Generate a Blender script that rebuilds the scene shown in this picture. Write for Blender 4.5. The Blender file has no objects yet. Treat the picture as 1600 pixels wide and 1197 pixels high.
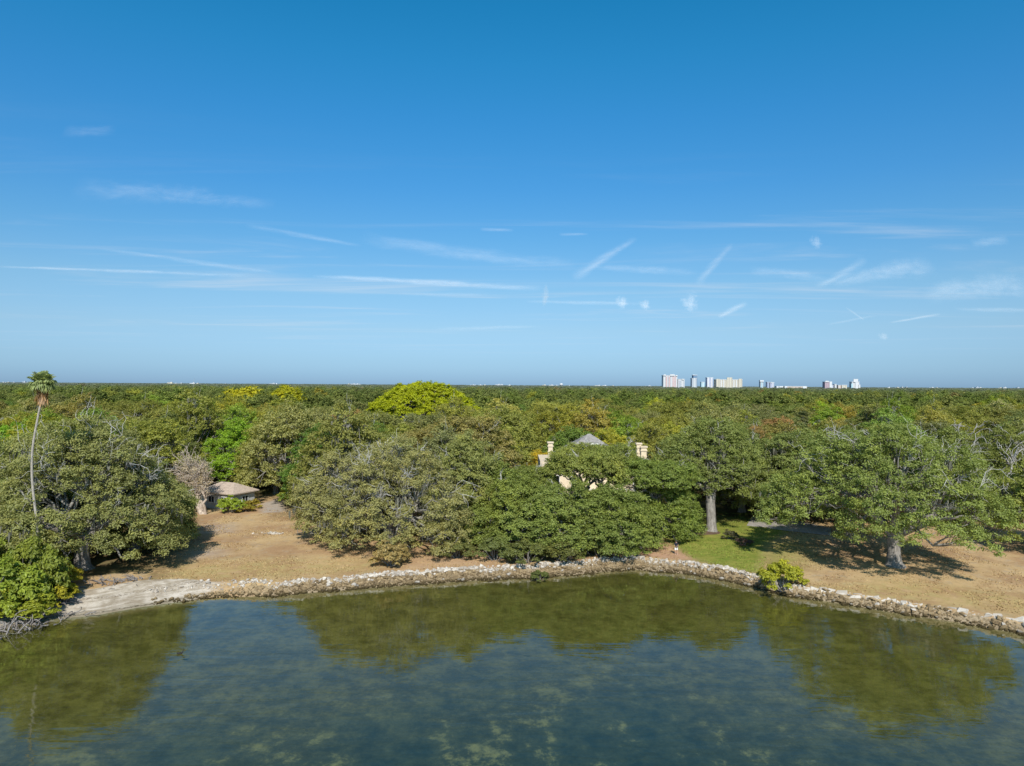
import bpy, bmesh, math, random
import numpy as np
from mathutils import Vector, Matrix

# ------------------------------------------------------------------ basics
scene = bpy.context.scene
COL = scene.collection
R0 = np.random.RandomState(7)
F, CX, YH, CZ = 1110.0, 800.0, 601.5, 22.0      # survey of the shore: drone height 22 m


ROLL = math.radians(0.33)                        # the drone hung slightly tilted
def at(px, py, z=0.9):
    py = py - math.tan(ROLL) * (px - CX)
    d = (CZ - z) * F / (py - YH)
    return ((px - CX) / F * d, d, z)


def atd(px, d, z=0.9):
    return ((px - CX) / F * d, d, z)


def hz(py, d, px=CX):
    return CZ - (py - math.tan(ROLL) * (px - CX) - YH) / F * d


def tag(o, label=None, cat=None, group=None, kind=None):
    if label: o['label'] = label
    if cat: o['category'] = cat
    if group: o['group'] = group
    if kind: o['kind'] = kind
    return o


def empty(name, loc=(0, 0, 0), rz=0.0):
    o = bpy.data.objects.new(name, None)
    o.empty_display_size = 0.5
    o.location = loc
    o.rotation_euler = (0, 0, rz)
    COL.objects.link(o)
    return o


def link(name, me, parent=None, loc=None, color=None):
    o = bpy.data.objects.new(name, me)
    COL.objects.link(o)
    if parent is not None: o.parent = parent
    if loc is not None: o.location = loc
    if color is not None: o.color = (*color, 1.0)
    return o


class MB:
    """collects vertices and faces of mixed size; build() makes ONE mesh"""
    def __init__(s):
        s.v = []; s.n = 0; s.f = []          # f: list of (k, int array (m,k))
        s.t = []                             # tint per face
        s.deft = 0.5

    def add(s, V, Fc, tint=None):
        V = np.asarray(V, dtype=np.float64).reshape(-1, 3)
        Fc = np.asarray(Fc, dtype=np.int64)
        s.v.append(V)
        s.f.append(Fc + s.n)
        s.n += len(V)
        s.t.append(np.full(len(Fc), s.deft) if tint is None else np.broadcast_to(np.asarray(tint, float), (len(Fc),)))

    def box(s, c, d, rz=0.0, taper=1.0, tint=None):
        x, y, z = d[0] / 2, d[1] / 2, d[2] / 2
        V = np.array([[-x, -y, -z], [x, -y, -z], [x, y, -z], [-x, y, -z],
                      [-x * taper, -y * taper, z], [x * taper, -y * taper, z], [x * taper, y * taper, z], [-x * taper, y * taper, z]])
        if rz:
            ca, sa = math.cos(rz), math.sin(rz)
            V = V @ np.array([[ca, sa, 0], [-sa, ca, 0], [0, 0, 1]])
        s.add(V + np.array(c), [[0, 3, 2, 1], [4, 5, 6, 7], [0, 1, 5, 4], [1, 2, 6, 5], [2, 3, 7, 6], [3, 0, 4, 7]], tint)

    def tube(s, P, rad, sides=6, cap=True):
        P = np.asarray(P, float); rad = np.broadcast_to(np.asarray(rad, float), (len(P),))
        n = len(P)
        T = np.gradient(P, axis=0)
        T /= np.linalg.norm(T, axis=1, keepdims=True) + 1e-9
        ref = np.array([0, 0, 1.0]) if abs(T[:, 2]).mean() < 0.8 else np.array([1.0, 0, 0])
        A = np.cross(T, ref); A /= np.linalg.norm(A, axis=1, keepdims=True) + 1e-9
        B = np.cross(T, A)
        ang = np.arange(sides) / sides * 2 * math.pi
        V = P[:, None, :] + rad[:, None, None] * (np.cos(ang)[None, :, None] * A[:, None, :] + np.sin(ang)[None, :, None] * B[:, None, :])
        i = np.arange(n - 1)[:, None] * sides
        j = np.arange(sides)[None, :]
        k = (j + 1) % sides
        Q = np.stack([i + j, i + k, i + sides + k, i + sides + j], -1).reshape(-1, 4)
        s.add(V.reshape(-1, 3), Q[:, ::-1])
        if cap:
            V2 = np.vstack([V[-1], P[-1][None]])
            s.add(V2, [[q, (q + 1) % sides, sides] for q in range(sides)])

    def lathe(s, prof, c=(0, 0, 0), sides=16):
        n = len(prof)
        ang = np.arange(sides) / sides * 2 * math.pi
        V = np.array([[r * math.cos(a) + c[0], r * math.sin(a) + c[1], z + c[2]] for r, z in prof for a in ang])
        Q = [[i * sides + j, i * sides + (j + 1) % sides, (i + 1) * sides + (j + 1) % sides, (i + 1) * sides + j]
             for i in range(n - 1) for j in range(sides)]
        s.add(V, Q)

    def mesh(s, name, mat, smooth=False):
        me = bpy.data.meshes.new(name)
        V = np.vstack(s.v) if s.v else np.zeros((0, 3))
        ks = [f.shape[1] for f in s.f]
        loops = np.concatenate([f.reshape(-1) for f in s.f]) if s.f else np.zeros(0, int)
        tot = np.concatenate([np.full(len(f), k) for f, k in zip(s.f, ks)]) if s.f else np.zeros(0, int)
        start = np.concatenate([[0], np.cumsum(tot)[:-1]]) if len(tot) else np.zeros(0, int)
        me.vertices.add(len(V)); me.vertices.foreach_set('co', V.astype(np.float32).ravel())
        me.loops.add(len(loops)); me.loops.foreach_set('vertex_index', loops.astype(np.int32))
        me.polygons.add(len(tot)); me.polygons.foreach_set('loop_start', start.astype(np.int32))
        me.polygons.foreach_set('use_smooth', np.full(len(tot), smooth))
        a = me.attributes.new('tint', 'FLOAT', 'FACE')
        a.data.foreach_set('value', (np.concatenate(s.t) if s.t else np.zeros(0)).astype(np.float32))
        me.update(calc_edges=True)
        if mat: me.materials.append(mat)
        return me

    def build(s, name, mat, parent=None, loc=None, smooth=False, color=None):
        return link(name, s.mesh(name, mat, smooth), parent, loc, color)


# ------------------------------------------------------------------ materials
class NT:
    def __init__(s, name):
        s.m = bpy.data.materials.new(name); s.m.use_nodes = True
        s.t = s.m.node_tree; s.t.nodes.clear()
        s.out = s.t.nodes.new('ShaderNodeOutputMaterial')

    def n(s, typ, **kw):
        nd = s.t.nodes.new(typ)
        for k, v in kw.items():
            if k.startswith('i_'):
                key = k[2:]
                nd.inputs[int(key) if key.isdigit() else key.replace('_', ' ')].default_value = v
            else:
                setattr(nd, k, v)
        return nd

    def l(s, a, b):
        s.t.links.new(a, b)

    def math(s, op, a, b=None, clamp=False):
        nd = s.n('ShaderNodeMath', operation=op, use_clamp=clamp)
        for i, x in enumerate((a, b)):
            if x is None: continue
            if isinstance(x, (int, float)): nd.inputs[i].default_value = x
            else: s.l(x, nd.inputs[i])
        return nd.outputs[0]

    def mix(s, f, a, b, mode='MIX'):
        nd = s.n('ShaderNodeMix', data_type='RGBA', blend_type=mode)
        for i, x in ((0, f), (6, a), (7, b)):
            if isinstance(x, (int, float)): nd.inputs[i].default_value = x
            elif isinstance(x, tuple): nd.inputs[i].default_value = (*x, 1.0)[:4]
            else: s.l(x, nd.inputs[i])
        return nd.outputs[2]

    def noise(s, scale, detail=4.0, rough=0.55, vec=None, dist=0.0):
        nd = s.n('ShaderNodeTexNoise')
        nd.inputs['Scale'].default_value = scale; nd.inputs['Detail'].default_value = detail
        nd.inputs['Roughness'].default_value = rough; nd.inputs['Distortion'].default_value = dist
        if vec is not None: s.l(vec, nd.inputs['Vector'])
        return nd.outputs['Fac']

    def ramp(s, f, stops):
        nd = s.n('ShaderNodeValToRGB')
        e = nd.color_ramp.elements
        while len(e) > 1: e.remove(e[-1])
        e[0].position = stops[0][0]; e[0].color = (*stops[0][1], 1)
        for p, c in stops[1:]:
            x = e.new(p); x.color = (*c, 1)
        s.l(f, nd.inputs[0])
        return nd.outputs[0]

    def sstep(s, f, a, b):
        nd = s.n('ShaderNodeMapRange', interpolation_type='SMOOTHSTEP')
        nd.inputs[1].default_value = a; nd.inputs[2].default_value = b
        s.l(f, nd.inputs[0])
        return nd.outputs[0]

    def pos(s):
        return s.n('ShaderNodeNewGeometry').outputs['Position']

    def objco(s):
        return s.n('ShaderNodeTexCoord').outputs['Object']

    def attr(s, name):
        return s.n('ShaderNodeAttribute', attribute_name=name).outputs['Fac']

    def diffuse(s, col, rough=0.0, bump=None, bstr=0.3, bdist=0.05):
        d = s.n('ShaderNodeBsdfDiffuse')
        if isinstance(col, tuple): d.inputs[0].default_value = (*col, 1)
        else: s.l(col, d.inputs[0])
        if bump is not None:
            b = s.n('ShaderNodeBump'); b.inputs['Strength'].default_value = bstr; b.inputs['Distance'].default_value = bdist
            s.l(bump, b.inputs['Height']); s.l(b.outputs[0], d.inputs['Normal'])
        return d.outputs[0]

    def done(s, sh):
        s.l(sh, s.out.inputs['Surface'])
        return s.m


def plain(name, col, var=0.25, scale=2.0, rough=0.6, spec=0.3, metallic=0.0, bump=0.0):
    t = NT(name)
    f = t.noise(scale, 5, 0.6, t.objco())
    c = t.mix(t.sstep(f, 0.25, 0.75), tuple(x * (1 - var) for x in col), tuple(min(1, x * (1 + var)) for x in col))
    p = t.n('ShaderNodeBsdfPrincipled')
    t.l(c, p.inputs['Base Color']); p.inputs['Roughness'].default_value = rough
    p.inputs['Specular IOR Level'].default_value = spec; p.inputs['Metallic'].default_value = metallic
    if bump:
        b = t.n('ShaderNodeBump'); b.inputs['Strength'].default_value = bump; b.inputs['Distance'].default_value = 0.05
        t.l(t.noise(scale * 4, 5, 0.6, t.objco()), b.inputs['Height']); t.l(b.outputs[0], p.inputs['Normal'])
    return t.done(p.outputs[0])


def leaf_mat(name, far=False):
    t = NT(name)
    ti = t.attr('tint')
    oi = t.n('ShaderNodeObjectInfo')
    if far:
        base = t.ramp(oi.outputs['Random'], [(0.0, (0.052, 0.062, 0.024)), (0.25, (0.074, 0.080, 0.034)), (0.45, (0.062, 0.076, 0.024)),
                                             (0.62, (0.088, 0.092, 0.040)), (0.78, (0.070, 0.090, 0.026)), (0.9, (0.100, 0.104, 0.030)),
                                             (0.955, (0.135, 0.130, 0.025)), (0.985, (0.125, 0.080, 0.032)), (1.0, (0.085, 0.085, 0.06))])
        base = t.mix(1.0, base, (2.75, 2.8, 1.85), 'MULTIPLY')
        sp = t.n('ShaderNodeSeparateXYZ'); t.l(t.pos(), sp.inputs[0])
        painted_haze = t.sstep(sp.outputs[1], 60.0, 2600.0)
        base = t.mix(t.math('MULTIPLY', painted_haze, 0.85), base, (0.28, 0.315, 0.30))  # distance haze painted into the leaf colour, growing along world Y
    else:
        base = oi.outputs['Color']
        n1 = t.noise(0.22, 2, 0.5, t.pos())
        base = t.mix(t.math('MULTIPLY', t.sstep(n1, 0.5, 0.75), 0.26), base, t.mix(1.0, base, (1.35, 1.15, 0.7), 'MULTIPLY'))
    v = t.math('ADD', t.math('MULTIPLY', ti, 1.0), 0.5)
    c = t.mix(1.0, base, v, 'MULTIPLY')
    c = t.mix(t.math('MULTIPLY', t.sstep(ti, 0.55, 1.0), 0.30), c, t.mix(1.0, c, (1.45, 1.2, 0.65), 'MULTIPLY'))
    d = t.diffuse(c)
    tr = t.n('ShaderNodeBsdfTranslucent'); t.l(t.mix(1.0, c, (1.15, 1.2, 0.6), 'MULTIPLY'), tr.inputs[0])
    m = t.n('ShaderNodeMixShader'); m.inputs[0].default_value = 0.38
    t.l(d, m.inputs[1]); t.l(tr.outputs[0], m.inputs[2])
    if far:
        return t.done(m.outputs[0])
    g = t.n('ShaderNodeBsdfGlossy'); g.inputs['Roughness'].default_value = 0.45; g.inputs[0].default_value = (0.9, 0.95, 1.0, 1)
    m2 = t.n('ShaderNodeMixShader'); m2.inputs[0].default_value = 0.015
    t.l(m.outputs[0], m2.inputs[1]); t.l(g.outputs[0], m2.inputs[2])
    return t.done(m2.outputs[0])


def bark_mat(name, lo, hi, scale=1.5):
    t = NT(name)
    mp = t.n('ShaderNodeMapping'); mp.inputs['Scale'].default_value = (3, 3, 0.7); t.l(t.objco(), mp.inputs[0])
    f = t.noise(scale, 6, 0.65, mp.outputs[0])
    c = t.mix(t.sstep(f, 0.3, 0.7), lo, hi)
    return t.done(t.diffuse(c, bump=t.noise(scale * 4, 5, 0.6, mp.outputs[0]), bstr=0.8, bdist=0.06))


def moss_mat():
    t = NT('spanish_moss')
    c = t.mix(t.attr('tint'), (0.115, 0.11, 0.085), (0.25, 0.24, 0.19))
    d = t.diffuse(c)
    tr = t.n('ShaderNodeBsdfTranslucent'); t.l(c, tr.inputs[0])
    m = t.n('ShaderNodeMixShader'); m.inputs[0].default_value = 0.25
    t.l(d, m.inputs[1]); t.l(tr.outputs[0], m.inputs[2])
    return t.done(m.outputs[0])


LEAF = leaf_mat('oak_leaves')
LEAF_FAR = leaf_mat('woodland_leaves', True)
BARK = bark_mat('oak_bark', (0.15, 0.135, 0.12), (0.34, 0.315, 0.285))
SILVER = bark_mat('bare_branch_bark', (0.26, 0.245, 0.225), (0.50, 0.475, 0.44), 2.5)
def bough_mat():
    t = NT('oak_bough_bark')
    f = t.noise(3, 5, 0.65, t.objco())
    c = t.mix(t.attr('tint'), t.mix(f, (0.14, 0.13, 0.11), (0.30, 0.28, 0.25)), t.mix(f, (0.34, 0.325, 0.30), (0.62, 0.60, 0.56)))
    return t.done(t.diffuse(c))
BOUGH = bough_mat()
PALE = bark_mat('pale_paper_bark', (0.36, 0.28, 0.22), (0.62, 0.54, 0.46), 2.0)
MOSS = moss_mat()

# ------------------------------------------------------------------ trees
LEAF_GAIN = 3.0

def leaves(mb, C, N, S, tint, rng, thin=0.55):
    n = len(C)
    N = N / (np.linalg.norm(N, axis=1, keepdims=True) + 1e-9)
    A = np.cross(N, rng.normal(size=(n, 3))); A /= np.linalg.norm(A, axis=1, keepdims=True) + 1e-9
    B = np.cross(N, A)
    a = (S * 0.5)[:, None]; b = (S * 0.5 * thin)[:, None]
    drop = (S * 0.12)[:, None] * N
    V = np.stack([C - A * a - drop, C + B * b, C + A * a - drop, C - B * b], 1).reshape(-1, 3)
    mb.add(V, np.arange(4 * n).reshape(n, 4), tint)


def clump(mb, c, r, n, size, rng, flat=0.7, base_t=None, up=0.5):
    """one leafy bough end: leaf faces through a flattened lumpy ball"""
    D = rng.normal(size=(n, 3)); D /= np.linalg.norm(D, axis=1, keepdims=True)
    D[:, 2] = np.where(D[:, 2] < -0.35, -D[:, 2] * 0.6, D[:, 2])
    m = 9
    T = rng.normal(size=(m, 3)); T /= np.linalg.norm(T, axis=1, keepdims=True); T[:, 2] = np.where(T[:, 2] < -0.2, -T[:, 2], T[:, 2])
    k = rng.randint(0, m, n)
    tb = rng.rand(m)
    P = (T[k] * r * (0.55 + 0.45 * rng.rand(m))[k][:, None] + D * (r * 0.50 * rng.rand(n) ** 0.5)[:, None]) * np.array([1, 1, flat])
    D = P / (np.linalg.norm(P, axis=1, keepdims=True) + 1e-9) * 0.6 + D * 0.6
    Nn = D + np.array([0, -0.12, up]) + rng.normal(size=(n, 3)) * 0.42
    bt = rng.rand() if base_t is None else base_t
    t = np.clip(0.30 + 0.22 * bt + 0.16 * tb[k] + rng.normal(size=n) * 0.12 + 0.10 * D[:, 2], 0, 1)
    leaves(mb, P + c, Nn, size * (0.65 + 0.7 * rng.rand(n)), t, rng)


def wiggle(a, b, n, amp, rng, sag=0.0):
    a = np.asarray(a, float); b = np.asarray(b, float)
    s = np.linspace(0, 1, n)[:, None]
    L = np.linalg.norm(b - a)
    off = rng.normal(size=(n, 3)) * amp * L
    off[0] = 0; off[-1] = 0
    k1 = rng.normal(size=3) * amp * 2.0 * L
    P = a + (b - a) * s + off * 0.5 + np.sin(s * math.pi) * (k1 + np.array([0, 0, sag * L]))
    return P


def twig_spray(mb, base, dirv, L, rng, r=0.07, forks=5):
    """bare silver branch that forks twice"""
    d = dirv / np.linalg.norm(dirv)
    end = base + d * L
    P = wiggle(base, end, 6, 0.07, rng)
    mb.tube(P, np.linspace(r, r * 0.4, 6), 4, False)
    for k in range(forks):
        i = rng.randint(1, 6)
        d2 = d + rng.normal(size=3) * 0.65; d2 /= np.linalg.norm(d2)
        e2 = P[i] + d2 * L * (0.3 + 0.45 * rng.rand())
        Q = wiggle(P[i], e2, 5, 0.09, rng)
        mb.tube(Q, np.linspace(r * 0.65, r * 0.28, 5), 4, False)
        for m in range(2):
            j = rng.randint(1, 5)
            d3 = d2 + rng.normal(size=3) * 0.7; d3 /= np.linalg.norm(d3)
            mb.tube(wiggle(Q[j], Q[j] + d3 * L * 0.25 * (0.5 + rng.rand()), 4, 0.08, rng), np.linspace(r * 0.4, r * 0.2, 4), 3, False)


def kmeans(P, k, rng, it=6):
    c = P[rng.choice(len(P), k, replace=False)]
    for _ in range(it):
        lab = ((P[:, None] - c[None]) ** 2).sum(-1).argmin(1)
        for i in range(k):
            if (lab == i).any(): c[i] = P[lab == i].mean(0)
    return c, lab


def oak_meshes(seed, R=10.0, H=13.0, low=3.0, fork=3.0, n=150, cr=1.5, per=260, leaf=0.32, r0=0.6, bare=0.08, moss=0.25,
               squash=(1.0, 1.0), lean=(0.0, 0.0), skirt=0.25, hollow=0.35, wild=1.0, mat=None, branches=True, flat=0.95, lump=1.1, tw=0.06):
    """returns dict of part meshes of a spreading live oak standing at the origin"""
    rng = np.random.RandomState(seed)
    ph = rng.rand(6) * 6.28
    lobes = lambda th: 0.86 + 0.10 * np.sin(2 * th + ph[0]) + 0.09 * np.sin(3 * th + ph[1]) + 0.07 * np.sin(5 * th + ph[2])
    pts = []
    md = cr * 0.78
    tries = 0
    while len(pts) < n and tries < n * 60:
        tries += 1
        th = rng.rand() * 6.283
        q = math.sqrt(rng.rand())
        if rng.rand() < skirt:
            q = 0.82 + 0.18 * rng.rand()
            z = low + (H - low) * rng.rand() * 0.45
        else:
            zs = low + (H - low) * (1 - q ** 2.3) ** 0.55
            z = zs - hollow * (H - low) * rng.rand() ** 1.7
        rr = q * R * lobes(th)
        x, y = rr * math.cos(th) * squash[0], rr * math.sin(th) * squash[1]
        z += lump * math.sin(x * 0.55 + ph[3]) * math.sin(y * 0.6 + ph[4]) * (1 if z > low + 1.5 else 0.2)
        p = np.array([x + lean[0], y + lean[1], max(z, low * 0.8)])
        if not pts or (((np.array(pts) - p) ** 2 * np.array([1, 1, 1.3])).sum(1) > md * md).all():
            pts.append(p)
    P = np.array(pts); n = len(P)
    fk = np.array([lean[0] * 0.15, lean[1] * 0.15, fork])
    crown = MB(); br = MB(); ms = MB(); tr = MB()
    br.deft = 0.1; silver = br
    # trunk with root flare
    zz = np.array([-0.3, 0.0, 0.25, 0.7, 1.4, fork * 0.75, fork])
    rr = r0 * np.array([1.75, 1.5, 1.22, 1.05, 0.95, 0.92, 1.02])
    tp = np.stack([fk[0] * zz / fork + 0.08 * np.sin(zz + ph[5]), fk[1] * zz / fork, zz], 1)
    tr.tube(tp, rr, 10)
    K = max(5, n // 6)
    C2, lab = kmeans(P, K, rng)
    k1 = 7
    ang = np.arctan2(C2[:, 1] - lean[1], C2[:, 0] - lean[0])
    order = np.argsort(ang)
    prim = np.empty(K, int); prim[order] = np.arange(K) * k1 // K
    isbare = (rng.rand(n) < bare) & (P[:, 2] > low + 0.42 * (H - low))
    for g in range(k1):
        m = prim == g
        if not m.any(): continue
        cm = C2[m].mean(0)
        node = np.array([fk[0] + (cm[0] - fk[0]) * 0.52, fk[1] + (cm[1] - fk[1]) * 0.52, fork + (cm[2] - fork) * 0.58])
        Q = wiggle(tp[-1], node, 8, 0.06, rng, 0.08)
        tr.tube(Q, np.linspace(r0 * 0.62, r0 * 0.30, 8), 7)
        for k in np.where(m)[0]:
            s0 = Q[rng.randint(4, 8)]
            n2 = C2[k] * np.array([0.88, 0.88, 1]) + np.array([0, 0, -0.5])
            W = wiggle(s0, n2, 7, 0.075, rng, 0.05)
            if branches: br.tube(W, np.linspace(r0 * 0.24, r0 * 0.11, 7), 5)
            for i in np.where(lab == k)[0]:
                c = P[i]
                if branches:
                    br.tube(wiggle(W[rng.randint(4, 7)], c, 5, 0.08, rng), np.linspace(r0 * 0.10, 0.03, 5), 4, False)
                out = c - np.array([lean[0], lean[1], low + 0.2 * (H - low)]); out /= np.linalg.norm(out) + 1e-6
                if isbare[i]:
                    br.deft = 1.0; twig_spray(br, W[5], (c - W[5]) * 0.6 + out * 1.5 + np.array([0, 0, 0.7]), np.linalg.norm(c - W[5]) * 0.9 + wild * (0.3 + 0.7 * rng.rand()), rng, tw); br.deft = 0.1
                    clump(crown, c - out * 0.7, cr * 0.85, per // 2, leaf, rng, flat)
                else:
                    s = 0.75 + 0.5 * rng.rand()
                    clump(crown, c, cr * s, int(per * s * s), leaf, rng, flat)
                if rng.rand() < moss and c[2] > low + 2.2:
                    nm = 14
                    B = c + np.stack([rng.normal(size=nm) * cr * 0.5, rng.normal(size=nm) * cr * 0.5, rng.rand(nm) * -0.5 * cr], 1)
                    L = 0.35 + 1.0 * rng.rand(nm) ** 1.5; w = 0.05 + 0.08 * rng.rand(nm)
                    a = rng.rand(nm) * 6.28
                    X = np.stack([np.cos(a) * w, np.sin(a) * w, np.zeros(nm)], 1)
                    dn = np.stack([rng.normal(size=nm) * 0.1, rng.normal(size=nm) * 0.1, -L], 1)
                    V = np.stack([B - X, B + X, B + dn * 0.6 + X * 0.8, B + dn, B + dn * 0.6 - X * 0.8], 1).reshape(-1, 3)
                    ms.add(V, np.arange(5 * nm).reshape(nm, 5), rng.rand(nm))
    d = {'trunk': tr.mesh('trunk', BARK, True), 'crown': crown.mesh('crown', mat or LEAF)}
    if branches: d['branches'] = br.mesh('branches', BOUGH, True)
    if ms.n: d['spanish_moss'] = ms.mesh('spanish_moss', MOSS)
    return d


def plant(d, name, loc, label, cat='tree', group=None, rz=0.0, color=(0.07, 0.09, 0.028), scale=1.0, skip=()):
    e = empty(name, loc, rz)
    e.scale = (scale, scale, scale) if isinstance(scale, (int, float)) else scale
    tag(e, label, cat, group)
    for k, me in d.items():
        if k in skip: continue
        o = link(k, me, e)
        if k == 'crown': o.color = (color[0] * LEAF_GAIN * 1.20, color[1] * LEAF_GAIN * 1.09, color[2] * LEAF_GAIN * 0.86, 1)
        if k == 'spanish_moss': o['kind'] = 'stuff'
    return e


def shrub_meshes(seed, R=2.0, H=2.2, n=30, cr=0.7, per=120, leaf=0.26, mat=None):
    rng = np.random.RandomState(seed)
    crown = MB(); st = MB()
    for i in range(n):
        th = rng.rand() * 6.283; q = math.sqrt(rng.rand())
        z = 0.25 + (H - 0.3) * (1 - q ** 2) ** 0.5 * (0.45 + 0.55 * rng.rand() ** 0.5)
        c = np.array([q * R * math.cos(th), q * R * math.sin(th), z])
        s = 0.7 + 0.6 * rng.rand()
        clump(crown, c, cr * s, int(per * s * s), leaf, rng, 0.8)
        if i < 14: st.tube(wiggle(np.array([c[0] * 0.12, c[1] * 0.12, -0.1]), c, 6, 0.06, rng), np.linspace(0.07, 0.02, 6), 4, False)
    return {'stems': st.mesh('stems', BARK, True), 'crown': crown.mesh('crown', mat or LEAF)}


OLIVE = (0.082, 0.090, 0.026)
GREEN = (0.060, 0.092, 0.022)
GREY = (0.094, 0.098, 0.048)
BRIGHT = (0.115, 0.165, 0.012)
LIME = (0.108, 0.128, 0.006)

# ---- hero trees along the shore
hero = []
def put(d, name, loc, R, *a, **k):
    hero.append((loc[0], loc[1], R))
    return plant(d, name, loc, *a, **k)

FILLX = [oak_meshes(23 + i, R=7.8, H=13.0, low=2.4, fork=3.2, n=190, cr=1.25, per=280, leaf=0.26, r0=0.55, tw=0.05, bare=(0.05, 0.16)[i], moss=0.15) for i in range(2)]
# left shore oaks
put(oak_meshes(11, R=10.5, H=16.0, low=2.6, fork=3.6, n=360, cr=1.3, per=380, leaf=0.235, tw=0.05, r0=0.85, bare=0.32, moss=0.12, skirt=0.30), 'live_oak',
    at(130, 889), 9.5, 'huge grey-green live oak with bare silver top boughs above the small sandy beach', color=(0.078, 0.088, 0.038), group=None)
put(oak_meshes(12, R=7.2, H=10.5, low=1.2, fork=3.0, n=230, cr=1.25, per=380, leaf=0.235, r0=0.6, bare=0.06, moss=0.12, skirt=0.35), 'live_oak',
    atd(212, 90), 7.0, 'dark oak whose low boughs shade the left edge of the dry clearing', color=(0.066, 0.082, 0.030))
put(oak_meshes(13, R=8.5, H=13.5, low=2.0, fork=3.0, n=260, cr=1.3, per=380, leaf=0.235, r0=0.6, bare=0.07, moss=0.12), 'live_oak',
    atd(10, 88), 7.5, 'oak behind the bright green waterside thicket at the left edge of the photo', color=(0.072, 0.088, 0.034))
# grey mossy oak in the middle
put(oak_meshes(14, R=13.0, H=12.6, low=1.6, fork=2.2, n=460, cr=1.15, per=300, leaf=0.215, tw=0.048, r0=0.75, bare=0.36, moss=0.22, skirt=0.30, squash=(1.0, 0.8), wild=0.6, hollow=0.45), 'live_oak',
    atd(608, 93), 11, 'pale grey mossy live oak spreading low between the dry clearing and the green thicket', color=GREY)
put(oak_meshes(15, R=8.0, H=12.8, low=2.2, fork=2.5, n=240, cr=1.2, per=330, leaf=0.235, r0=0.6, bare=0.06, moss=0.2), 'live_oak',
    atd(735, 98), 7, 'olive oak hung with moss between the pale grey oak and the green thicket', color=(0.080, 0.092, 0.036))
# the dense green group in front of the house
GD = oak_meshes(16, R=7.2, H=9.2, low=0.8, fork=1.6, n=200, cr=1.15, per=380, leaf=0.235, r0=0.5, bare=0.01, moss=0.03, skirt=0.4)
GE = oak_meshes(17, R=6.6, H=8.6, low=0.7, fork=1.6, n=185, cr=1.15, per=380, leaf=0.235, r0=0.5, bare=0.01, moss=0.03, skirt=0.4)
put(GD, 'live_oak', atd(866, 89.8), 6, 'dense rich green oak leaning over the riprap left of the house glimpse', color=(0.066, 0.087, 0.027), scale=(1, 1, 0.86))
put(GE, 'live_oak', atd(960, 91.5), 6, 'dense rich green oak standing just below the white balcony', color=(0.064, 0.085, 0.026), rz=1.2, scale=(1, 1, 0.89))
put(GD, 'live_oak', atd(802, 93), 6, 'leafy green oak next to the mossy olive oak at the back of the shingle', color=(0.068, 0.088, 0.026), rz=2.4)
put(GE, 'live_oak', atd(1032, 99), 6, 'rounded green oak at the left edge of the watered lawn', color=(0.064, 0.088, 0.024), rz=3.6, scale=0.95)
GH = oak_meshes(18, R=6.2, H=11.5, low=8.5, fork=6.0, n=130, cr=1.1, per=340, leaf=0.235, r0=0.4, bare=0.03, moss=0.1, skirt=0.2)
put(GH, 'live_oak', atd(912, 97.5), 5, 'tall slim oak whose crown covers the left half of the house', color=(0.076, 0.092, 0.028), scale=(0.9, 1.0, 1.04))
put(GH, 'live_oak', atd(945, 98.5), 4, 'tall slim oak in front of the grey roof peak', color=(0.074, 0.092, 0.028), rz=5.0, scale=(0.85, 0.8, 1.05))
put(GH, 'live_oak', atd(1026, 98), 5, 'tall slim oak rising right below the paired chimneys', color=(0.066, 0.090, 0.026), rz=2.0, scale=(1, 1, 0.9))
put(GH, 'live_oak', atd(818, 99), 5, 'tall slim oak standing below the single left chimney', color=(0.072, 0.090, 0.028), rz=4.0, scale=0.80)
# lawn oak with visible trunk
put(oak_meshes(19, R=8.8, H=15.0, low=6.6, fork=5.6, n=260, cr=1.3, per=380, leaf=0.235, r0=0.72, bare=0.06, moss=0.2, lean=(1.0, 4.0), squash=(1.0, 0.8), skirt=0.2), 'live_oak',
    at(1112, 831), 8, 'tall oak with pale trunk rising from the round mulch bed on the lawn', color=(0.068, 0.086, 0.030))
# the big right-hand oak
put(oak_meshes(20, R=13.6, H=15.6, low=4.4, fork=3.4, n=390, cr=1.25, per=330, leaf=0.235, tw=0.05, r0=0.80, bare=0.28, moss=0.12, skirt=0.24, lean=(-1.2, 1.0), squash=(1.0, 0.85)), 'live_oak',
    at(1400, 884), 13, 'broad live oak with thick forked trunk alone on the dry lawn by the seawall', color=(0.070, 0.092, 0.030))
put(oak_meshes(21, R=7.0, H=11.0, low=2.5, fork=3.0, n=170, cr=1.25, per=380, leaf=0.235, r0=0.5, bare=0.12, moss=0.3), 'live_oak',
    atd(1640, 92), 7, 'oak with a dark shaded gap cut off by the right edge of the photo', color=(0.080, 0.098, 0.028))
put(oak_meshes(22, R=8.0, H=13.5, low=3.0, fork=3.5, n=230, cr=1.3, per=330, leaf=0.25, r0=0.6, bare=0.06, moss=0.25), 'live_oak',
    atd(1235, 112), 7, 'moss hung oak behind the shaded drive left of the broad lawn oak', color=(0.066, 0.084, 0.030))

put(FILLX[0], 'live_oak', atd(1325, 107), 6, 'dark oak standing in the shade right behind the broad lawn oak', color=(0.064, 0.082, 0.028), rz=1.0)
put(FILLX[1], 'live_oak', atd(1478, 110), 6, 'bare topped oak behind the right half of the broad lawn oak', color=(0.072, 0.090, 0.030), rz=2.0)
put(FILLX[0], 'live_oak', atd(1570, 118), 6, 'olive oak in the dark corner behind the dead trunk', color=(0.070, 0.085, 0.028), rz=3.0)
put(FILLX[1], 'live_oak', atd(1160, 119), 6, 'oak in the dark hollow behind the tall lawn oak', color=(0.060, 0.078, 0.028), rz=4.0)
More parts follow.
